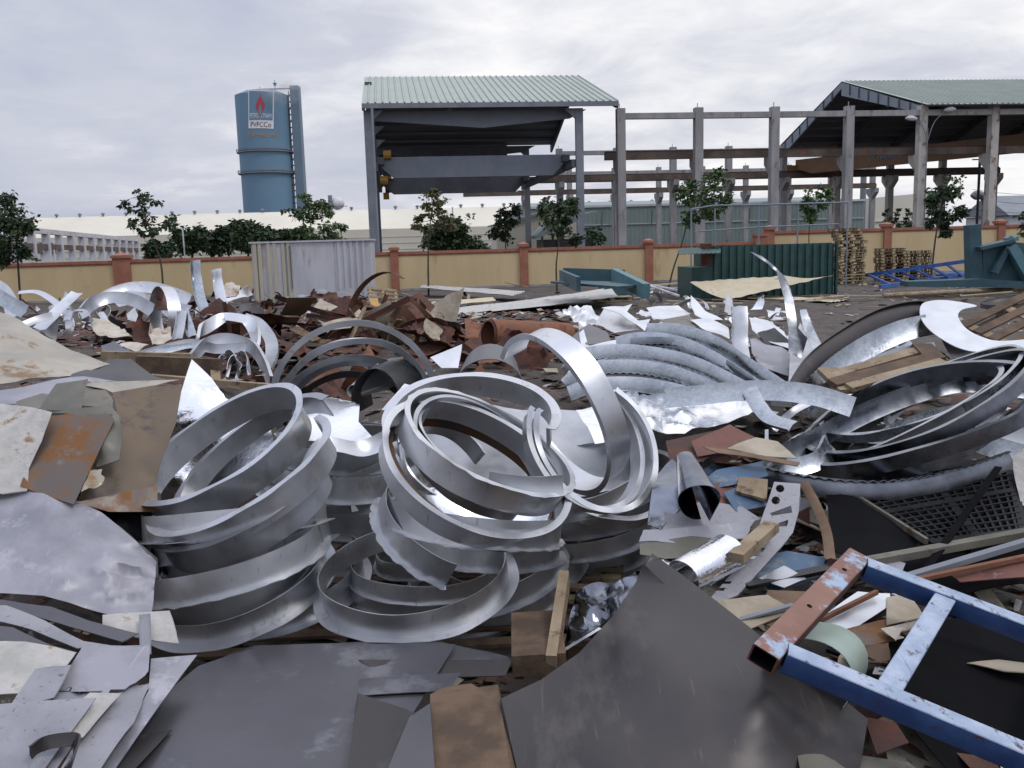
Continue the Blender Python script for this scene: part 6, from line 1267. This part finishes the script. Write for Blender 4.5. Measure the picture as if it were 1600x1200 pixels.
# ================================================================== MID-LEFT STRIPS AND TALL PIECES
gM = 'silver strips on the far left heap'
for lab, pts, w_, bd_, m_ in (
    ('long silver arch crowning the far left heap', ((150, 462, 15), (175, 449, 15.2), (205, 441, 15.4), (240, 441, 15.4), (275, 450, 15.2), (300, 460, 15)), .20, (0, -.5, -.87), galv),
    ('second silver arch below the crowning one', ((125, 482, 13), (145, 462, 13.3), (180, 456, 13.5), (215, 461, 13.3), (242, 476, 13)), .18, (0, -.5, -.87), galv2),
    ('right branch of silver strip on the far left heap', ((195, 455, 14), (225, 458, 14), (252, 470, 13.7), (268, 482, 13.4)), .14, (0, -.5, -.87), galv),
    ('tall bright upright strip of two standing side by side', ((299, 408, 14.5), (301, 440, 14.4), (306, 470, 14), (317, 498, 13.5)), .15, (1, -.2, 0), spangle),
    ('shorter upright strip right of the tall one', ((332, 422, 14.8), (334, 445, 14.7), (340, 475, 14.3), (343, 486, 14)), .15, (1, -.2, 0), galv),
    ('left half of a bent upright twin strip', ((279, 487, 12), (275, 510, 11.8), (270, 532, 11.5)), .12, (1, -.3, 0), galv2),
    ('bright right half of a bent upright twin strip', ((282, 486, 12), (287, 505, 11.9), (294, 528, 11.6)), .11, (1, -.2, 0), spangle),
    ('large silver hoop arch in front of the brown boards', ((311, 528, 9.6), (318, 505, 10), (345, 490, 10.3), (380, 492, 10.3), (400, 502, 10.2), (403, 530, 9.8), (396, 552, 9.4)), .13, (0, -.7, -.5), galv),
    ('right silver hoop arch behind the large one', ((385, 490, 10.6), (410, 500, 10.5), (430, 525, 10.1), (434, 548, 9.8), (424, 575, 9.3)), .13, (-.5, -.7, -.3), galv2),
    ('low silver arch at the foot of the hoop group', ((300, 552, 9.2), (322, 528, 9.5), (355, 521, 9.6), (392, 532, 9.4), (412, 560, 9.0), (422, 588, 8.7)), .12, (0, -.4, -.9), galv2),
    ('flat dark silver strip end below the hoop group', ((206, 552, 9.4), (250, 540, 9.5), (300, 530, 9.6), (340, 538, 9.4), (385, 535, 9.3)), .10, (0, -.4, -.9), galv2),
    ('long thin bright strip running left from the hoop group', ((208, 556, 9.2), (250, 543, 9.3), (300, 536, 9.4)), .05, (0, -.4, -.9), spangle),
    ('silver strip rolled inside the hoop group', ((336, 585, 9), (345, 560, 9.2), (365, 552, 9.2), (375, 575, 9), (372, 592, 8.8)), .10, (.2, -.9, 0), galv),
    ('second rolled strip inside the hoop group', ((352, 588, 8.9), (362, 560, 9.1), (385, 556, 9.1), (392, 585, 8.8)), .10, (.2, -.9, 0), galv),
    ('thin silver arch over the far left strips', ((30, 455, 13), (60, 454, 13), (85, 466, 12.8), (108, 488, 12.4), (114, 510, 12)), .09, (0, -.8, -.4), galv),
    ('straight silver strip leaning to the right at far left', ((52, 512, 11.8), (85, 480, 12.3), (112, 455, 12.7)), .16, (.6, -.6, -.4), galv),
    ('wide silver strip descending from the left border', ((-20, 440, 11), (10, 458, 10.9), (45, 478, 10.7)), .16, (0, -.5, -.87), spangle),
    ('dark curved strip at the left border', ((-20, 430, 12), (10, 445, 12), (28, 470, 11.7), (34, 490, 11.4)), .18, (-.4, -.8, -.4), galv2),
    ('small silver hoop at the far left', ((112, 500, 11.5), (118, 485, 11.8), (135, 485, 11.8), (142, 500, 11.5), (132, 512, 11.3)), .1, (0, -.9, -.3), galv2),
    ('short silver strip pointing right at far left', ((30, 505, 11.6), (60, 493, 11.8), (80, 488, 12)), .10, (.2, -.6, -.7), galv2),
    ('small upright silver tab in the left heap', ((152, 490, 12), (158, 500, 11.8), (158, 512, 11.5)), .08, (1, -.2, 0), galv),
    ('second low arch strip behind the left heap', ((178, 470, 14), (215, 462, 14.4), (260, 470, 14.2), (300, 478, 13.8)), .12, (0, -.8, -.5), galv2),
    ('silver strip lying flat before the white cabin', ((345, 462, 18), (375, 452, 18.5), (390, 446, 19)), .2, (0, -.8, -.4), galv)):
    strip(lab, S3(*pts), w_, bd_, m_, .03, 0, gM)
for lab, pts, m_, am in (
    ('crumpled cream sacking among the silver strips', [(140, 505, 11.5), (165, 500, 11.6), (190, 512, 11.4), (208, 525, 11), (170, 530, 10.8), (150, 520, 11)], clothm, .08),
    ('cream folded cloth left of the bent twin strip', [(232, 525, 10.6), (250, 512, 11), (266, 516, 11), (268, 532, 10.5), (240, 538, 10.3)], clothm, .08),
    ('pale cloth lying on the grey strips', [(180, 542, 10), (210, 532, 10.2), (232, 535, 10.1), (215, 548, 9.8)], clothm, .05),
    ('white crumpled sacking right of the upright strips', [(345, 448, 16), (362, 440, 16.4), (378, 448, 16.2), (372, 462, 15.6), (350, 465, 15.5)], clothm, .12),
    ('grey sheet lying below the hoop group', [(158, 540, 10), (178, 534, 10.1), (205, 548, 9.8), (190, 556, 9.6), (160, 552, 9.7)], bluesteel, .01),
    ('blue grey sheet under the silver arch', [(198, 490, 12.2), (210, 480, 12.6), (216, 492, 12.3), (212, 503, 12), (200, 500, 12)], galv2, .01),
    ('pale board triangle at the lower edge of the hoop group', [(330, 610, 8.0), (352, 590, 8.3), (354, 606, 8.1), (350, 622, 7.9)], card, .01),
    ('cream roofing sheet piece in the brown heap', [(486, 486, 15), (500, 467, 16), (528, 480, 15.3), (510, 490, 14.8)], card, .02),
    ('long pale curled board in the brown heap', [(505, 505, 13), (545, 495, 13.6), (560, 498, 13.4), (548, 512, 12.8), (512, 515, 12.7)], card, .03),
    ('pale curved board standing in the brown heap', [(548, 480, 15.2), (556, 478, 15.3), (570, 492, 14.7), (578, 506, 14), (562, 505, 14)], card, .02),
    ('yellow plastic scrap beside the leaning pallet', [(576, 468, 19), (590, 466, 19.2), (594, 480, 18.5), (585, 482, 18.4)], yellow, .03),
    ('rusty triangular plate standing under the silver arch', [(245, 470, 13.2), (252, 447, 13.8), (262, 470, 13.4), (266, 485, 12.9), (244, 484, 12.9)], rust, .02),
    ('grey bent duct piece at the back of the brown heap', [(525, 455, 19), (550, 450, 19.5), (560, 458, 19.2), (545, 466, 18.6), (528, 464, 18.6)], bluesteel, .05)):
    sheet(lab, pts, m_, amp=am, fq=3, hard=1 if m_ is clothm else 0, name={clothm: 'sacking', card: 'board', yellow: 'plastic_scrap'}.get(m_, 'metal_sheet'), cat={clothm: 'sacking', card: 'board', yellow: 'plastic'}.get(m_, 'metal sheet'))
# timber crate edge behind the foil sheet
for k, (a_, b_, w_, h_, m_, lab) in enumerate((((160, 556, 8.6), (300, 560, 8.4), .05, .09, wood, 'pale timber rail of the buried crate top'), ((215, 575, 8.2), (345, 580, 8.1), .06, .22, wooddk, 'dark plank side of the buried crate'), ((235, 590, 8.0), (430, 606, 7.6), .06, .06, wood, 'long low timber rail in front of the buried crate'), ((335, 565, 8.3), (338, 600, 7.9), .08, .06, wood, 'short post at the right end of the buried crate'))):
    bar2(lab, P(*a_), P(*b_), w_, h_, m_, 'timber_board', 'board', 'boards of the buried crate')

# ================================================================== SCATTERED SCRAP
def proto_mesh(kind, m, seed):
    rg = random.Random(seed); mb = MB(); th = .006
    if kind == 'plate':
        n = 7; w_, h_ = rg.uniform(.7, 1.1), rg.uniform(.4, .8); cv = rg.uniform(-.5, .5); tw = rg.uniform(-.3, .3); cut = rg.uniform(-.3, .3)
        rows = [[V(((u-.5)*w_*(1+cut*(v-.5)*2), (v-.5)*h_*(1+.3*noise.noise(V((u*3, seed, 0)))), cv*(u-.5)**2+tw*(u-.5)*(v-.5)*2+.04*noise.noise(V((u*4, v*4, seed))))) for v in [j/4 for j in range(5)]] for u in [i/n for i in range(n+1)]]
    elif kind == 'crumple':
        n = 9; rows = [[V((u-.5, (v-.5)*.8, .22*abs(noise.noise(V((u*3.3, v*3.3, seed))))+.14*abs(noise.noise(V((u*7, v*7, seed+5)))))) + V((.1*noise.noise(V((v*5, seed, u))), .1*noise.noise(V((u*5, v, seed))), 0)) for v in [j/n for j in range(n+1)]] for u in [i/n for i in range(n+1)]]
    elif kind == 'curl':
        n = 18; a1 = rg.uniform(2, 4.6); r = rg.uniform(.3, .5); wd = rg.uniform(.1, .2); tp_ = rg.uniform(-.1, .1)
        rows = [[V((math.cos(a1*i/n)*r*(1+.3*i/n), j*wd+tp_*i/n, math.sin(a1*i/n)*r*.8)) for j in (0, 1)] for i in range(n+1)]
    elif kind == 'wire':
        p_ = V((0, 0, 0)); d_ = V((1, 0, .3)); pts = [p_]
        for i in range(7): d_ = (d_+V((rg.gauss(0, .35), rg.gauss(0, .35), rg.gauss(0, .3)-.05))).normalized(); p_ = p_+d_*.22; pts.append(p_)
        mb.tube(crom(pts, 4), .013, 5); return mb.build('x', m, angle=60)
    elif kind == 'angle':
        l = rg.uniform(.8, 1.2); rows = [[V((x, -.05, 0)), V((x, 0, .0+.05*b_)), V((x, .0+.01, .06))] for x, b_ in [(-l/2+l*i/6, rg.uniform(-.3, .3)) for i in range(7)]]
    elif kind == 'board':
        l, w_ = rg.uniform(.8, 1.2), rg.uniform(.1, .35); mb.hexa(V((0, 0, .02)), V((l/2, rg.uniform(-.05, .05), 0)), V((0, w_/2, 0)), V((0, 0, .012)), m)
        me = mb.build('board', m, smooth=False); return me
    mb.grid(rows, m); return mb.build('x', m, thick=th if kind != 'crumple' else .004, angle=40)
KN = {'plate': ('sheet_scrap', 'bent %s plate'), 'crumple': ('crumpled_sheet', 'crumpled %s sheet'), 'curl': ('curled_strip', 'curled %s strip'), 'angle': ('angle_offcut', 'thin %s angle offcut'), 'wire': ('bent_rod', 'bent %s rod'), 'board': ('board_scrap', '%s board piece')}
MN = {rust.name: 'rust brown', rustd.name: 'dark rusty', rusto.name: 'orange rusty', cardd.name: 'brown', card.name: 'pale', galv.name: 'silver', galv2.name: 'dull grey', whites.name: 'white', bright.name: 'bright zinc', bluesteel.name: 'blue grey', blackst.name: 'black', wood.name: 'weathered', wooddk.name: 'dark damp', brownsh.name: 'brown', clothm.name: 'cream cloth like', bluesh.name: 'faded blue', olive.name: 'dusty olive', spangle.name: 'spangled', wetlight.name: 'pale grey'}
protos = {}
def scatter(zone, n, mix, size, seed, where, grp, lift=.05, tilt=.5, up_=0):
    rg = random.Random(seed); tot = sum(w_ for _, _, w_ in mix); poly = zone; x0 = min(p[0] for p in poly); x1 = max(p[0] for p in poly); y0 = min(p[1] for p in poly); y1 = max(p[1] for p in poly)
    done = 0
    while done < n:
        px, py = rg.uniform(x0, x1), rg.uniform(y0, y1)
        if not inside(px, py, poly): continue
        z = .3
        for _ in range(12): q = G(px, py, z); z = z*.5+.5*ground_z(q.x, q.y)
        q.z = ground_z(q.x, q.y)+lift*rg.random()+up_*rg.random()
        k = rg.uniform(0, tot)
        for kind, m_, w_ in mix:
            k -= w_
            if k <= 0: break
        key = (kind, m_.name, rg.randrange(2)); done += 1
        sz = rg.uniform(*size)*(1.5 if kind in ('curl', 'angle') else 1)
        rot = (rg.gauss(0, tilt), rg.gauss(0, tilt), rg.uniform(0, 6.28)); nm, lb = KN[kind]; lab = lb % MN[m_.name]+' '+where
        if key not in protos:
            o = proto_mesh(kind, m_, seed*31+done); o.name = nm; protos[key] = o; tag(o, lab, {'plate': 'scrap plate', 'crumple': 'metal sheet', 'curl': 'metal strip', 'angle': 'angle bar', 'wire': 'rod', 'board': 'board'}[kind], grp+', '+nm.replace('_', ' ')+'s')
            o.location = q; o.rotation_euler = rot; o.scale = (sz,)*3
        else:
            o = clone(protos[key], q, rot, (sz,)*3, lab, grp+', '+nm.replace('_', ' ')+'s'); o.name = nm
rustmix = [('wire', rustd, 2.5), ('curl', rust, 1), ('plate', rust, 2.5), ('plate', rusto, 1.2), ('crumple', rust, 1.3), ('crumple', rustd, 1.5), ('angle', rustd, 3), ('curl', rustd, 1), ('board', cardd, 2.5), ('plate', card, 1.6), ('plate', galv2, 1), ('plate', brownsh, 2), ('board', wood, 1.5), ('plate', wetlight, .6), ('crumple', clothm, .5)]
scatter([(400, 462), (560, 455), (640, 490), (700, 520), (690, 560), (450, 540), (400, 500)], 190, rustmix, (.3, .85), 1, 'in the brown heap before the white cabin', 'brown heap', tilt=.5, up_=.4)
scatter([(150, 470), (400, 455), (430, 520), (420, 600), (300, 560), (160, 550)], 80, [('plate', rustd, 3), ('angle', rustd, 4), ('wire', rustd, 3), ('crumple', rust, 2), ('plate', galv, .8), ('curl', galv, 2), ('board', wooddk, 1), ('crumple', rustd, 3), ('plate', bluesteel, .8)], (.4, .9), 2, 'among the silver strips on the far left heap', 'far left heap', tilt=.6, up_=.25)
scatter([(-10, 470), (150, 450), (170, 545), (60, 540)], 26, [('curl', galv, 3), ('plate', galv2, 2), ('angle', rustd, 3), ('crumple', rustd, 2), ('plate', whites, .6)], (.35, .8), 3, 'at the far left beside the beige sheet', 'left edge heap', tilt=.7, up_=.3)
scatter([(560, 500), (700, 500), (900, 560), (700, 620), (450, 640), (430, 560)], 50, [('plate', rust, 2), ('crumple', rustd, 3), ('plate', rusto, 1), ('plate', whites, .5), ('board', cardd, 1), ('angle', rustd, 2)], (.3, .7), 4, 'between the brown heap and the ring stacks', 'gap behind the rings', tilt=.4, up_=.1)
scatter([(930, 475), (1080, 470), (1230, 500), (1225, 580), (1150, 560), (1000, 510), (900, 545)], 26, [('plate', whites, 2), ('crumple', whites, 2), ('curl', galv, 4), ('plate', galv, 2), ('plate', bright, 2)], (.35, .8), 5, 'in the white sheet pile right of the rusty pipe', 'white sheet pile', tilt=.5, up_=.35)
scatter([(1230, 560), (1600, 500), (1600, 720), (1250, 720)], 16, [('plate', rustd, 2), ('board', wooddk, 2), ('plate', galv2, 2), ('curl', galv2, 2)], (.4, .7), 6, 'in the shade under the oval strip loops', 'under the loops', tilt=.4)
scatter([(1000, 720), (1290, 700), (1330, 860), (1180, 1000), (1000, 880)], 40, [('board', card, 2), ('board', cardd, 3), ('plate', olive, 2), ('plate', bluesh, 1.2), ('plate', rustd, 2), ('plate', galv2, 1.5), ('board', wood, 2), ('plate', wetlight, 1)], (.18, .42), 7, 'in the clutter right of the ring stacks', 'right clutter', tilt=.25, up_=.06)
scatter([(1150, 930), (1350, 880), (1600, 880), (1640, 1200), (1400, 1200), (1330, 1050)], 30, [('board', cardd, 2), ('board', card, 1), ('plate', rustd, 2), ('plate', blackst, 2), ('board', wooddk, 2), ('plate', olive, 1)], (.15, .35), 8, 'in the dark gap under the blue frame', 'gap under the blue frame', tilt=.25)
scatter([(620, 480), (1000, 470), (1600, 460), (1600, 500), (1250, 500), (900, 500), (640, 500)], 14, [('board', wood, 2), ('plate', whites, 1), ('board', card, 1), ('plate', rustd, 1)], (.3, .6), 9, 'lying on the open dirt', 'open dirt', tilt=.1)
# litter too fine to count
rg = random.Random(99); b = MB(); pal = [rustd, rust, rustd, cardd, card, galv2, wooddk, rustd, rust]
for (x0, x1, y0, y1, n) in ((-13, 2, 7, 24, 6500), (.9, 6, 2.8, 8, 3500), (.5, 8, 8, 14, 1800), (-5, .8, 2.8, 7, 1500), (-14, 26, 12, 46, 2200)):
    for _ in range(n):
        x, y = rg.uniform(x0, x1), rg.uniform(y0, y1); s_ = rg.uniform(.02, .09)*(1 if y < 12 else 1.8); a_ = rg.uniform(0, 6.28); c_ = V((x, y, ground_z(x, y)+.01+rg.random()*.03))
        u_ = V((math.cos(a_), math.sin(a_), rg.uniform(-.3, .3)))*s_; v_ = V((-math.sin(a_), math.cos(a_), rg.uniform(-.3, .3)))*s_*rg.uniform(.15, .8)
        b.add([c_-u_-v_, c_+u_-v_*.7, c_+u_*.8+v_, c_-u_*.9+v_], [(0, 1, 2, 3)], rg.choice(pal if y < 13 or x < 2 and y < 25 else [soil, wood, card, soil, soil, galv2]))
lt = b.build('scrap_litter', None, smooth=False); tag(lt, 'fine chips of rust, board and metal littering the dirt', 'litter', kind='stuff')
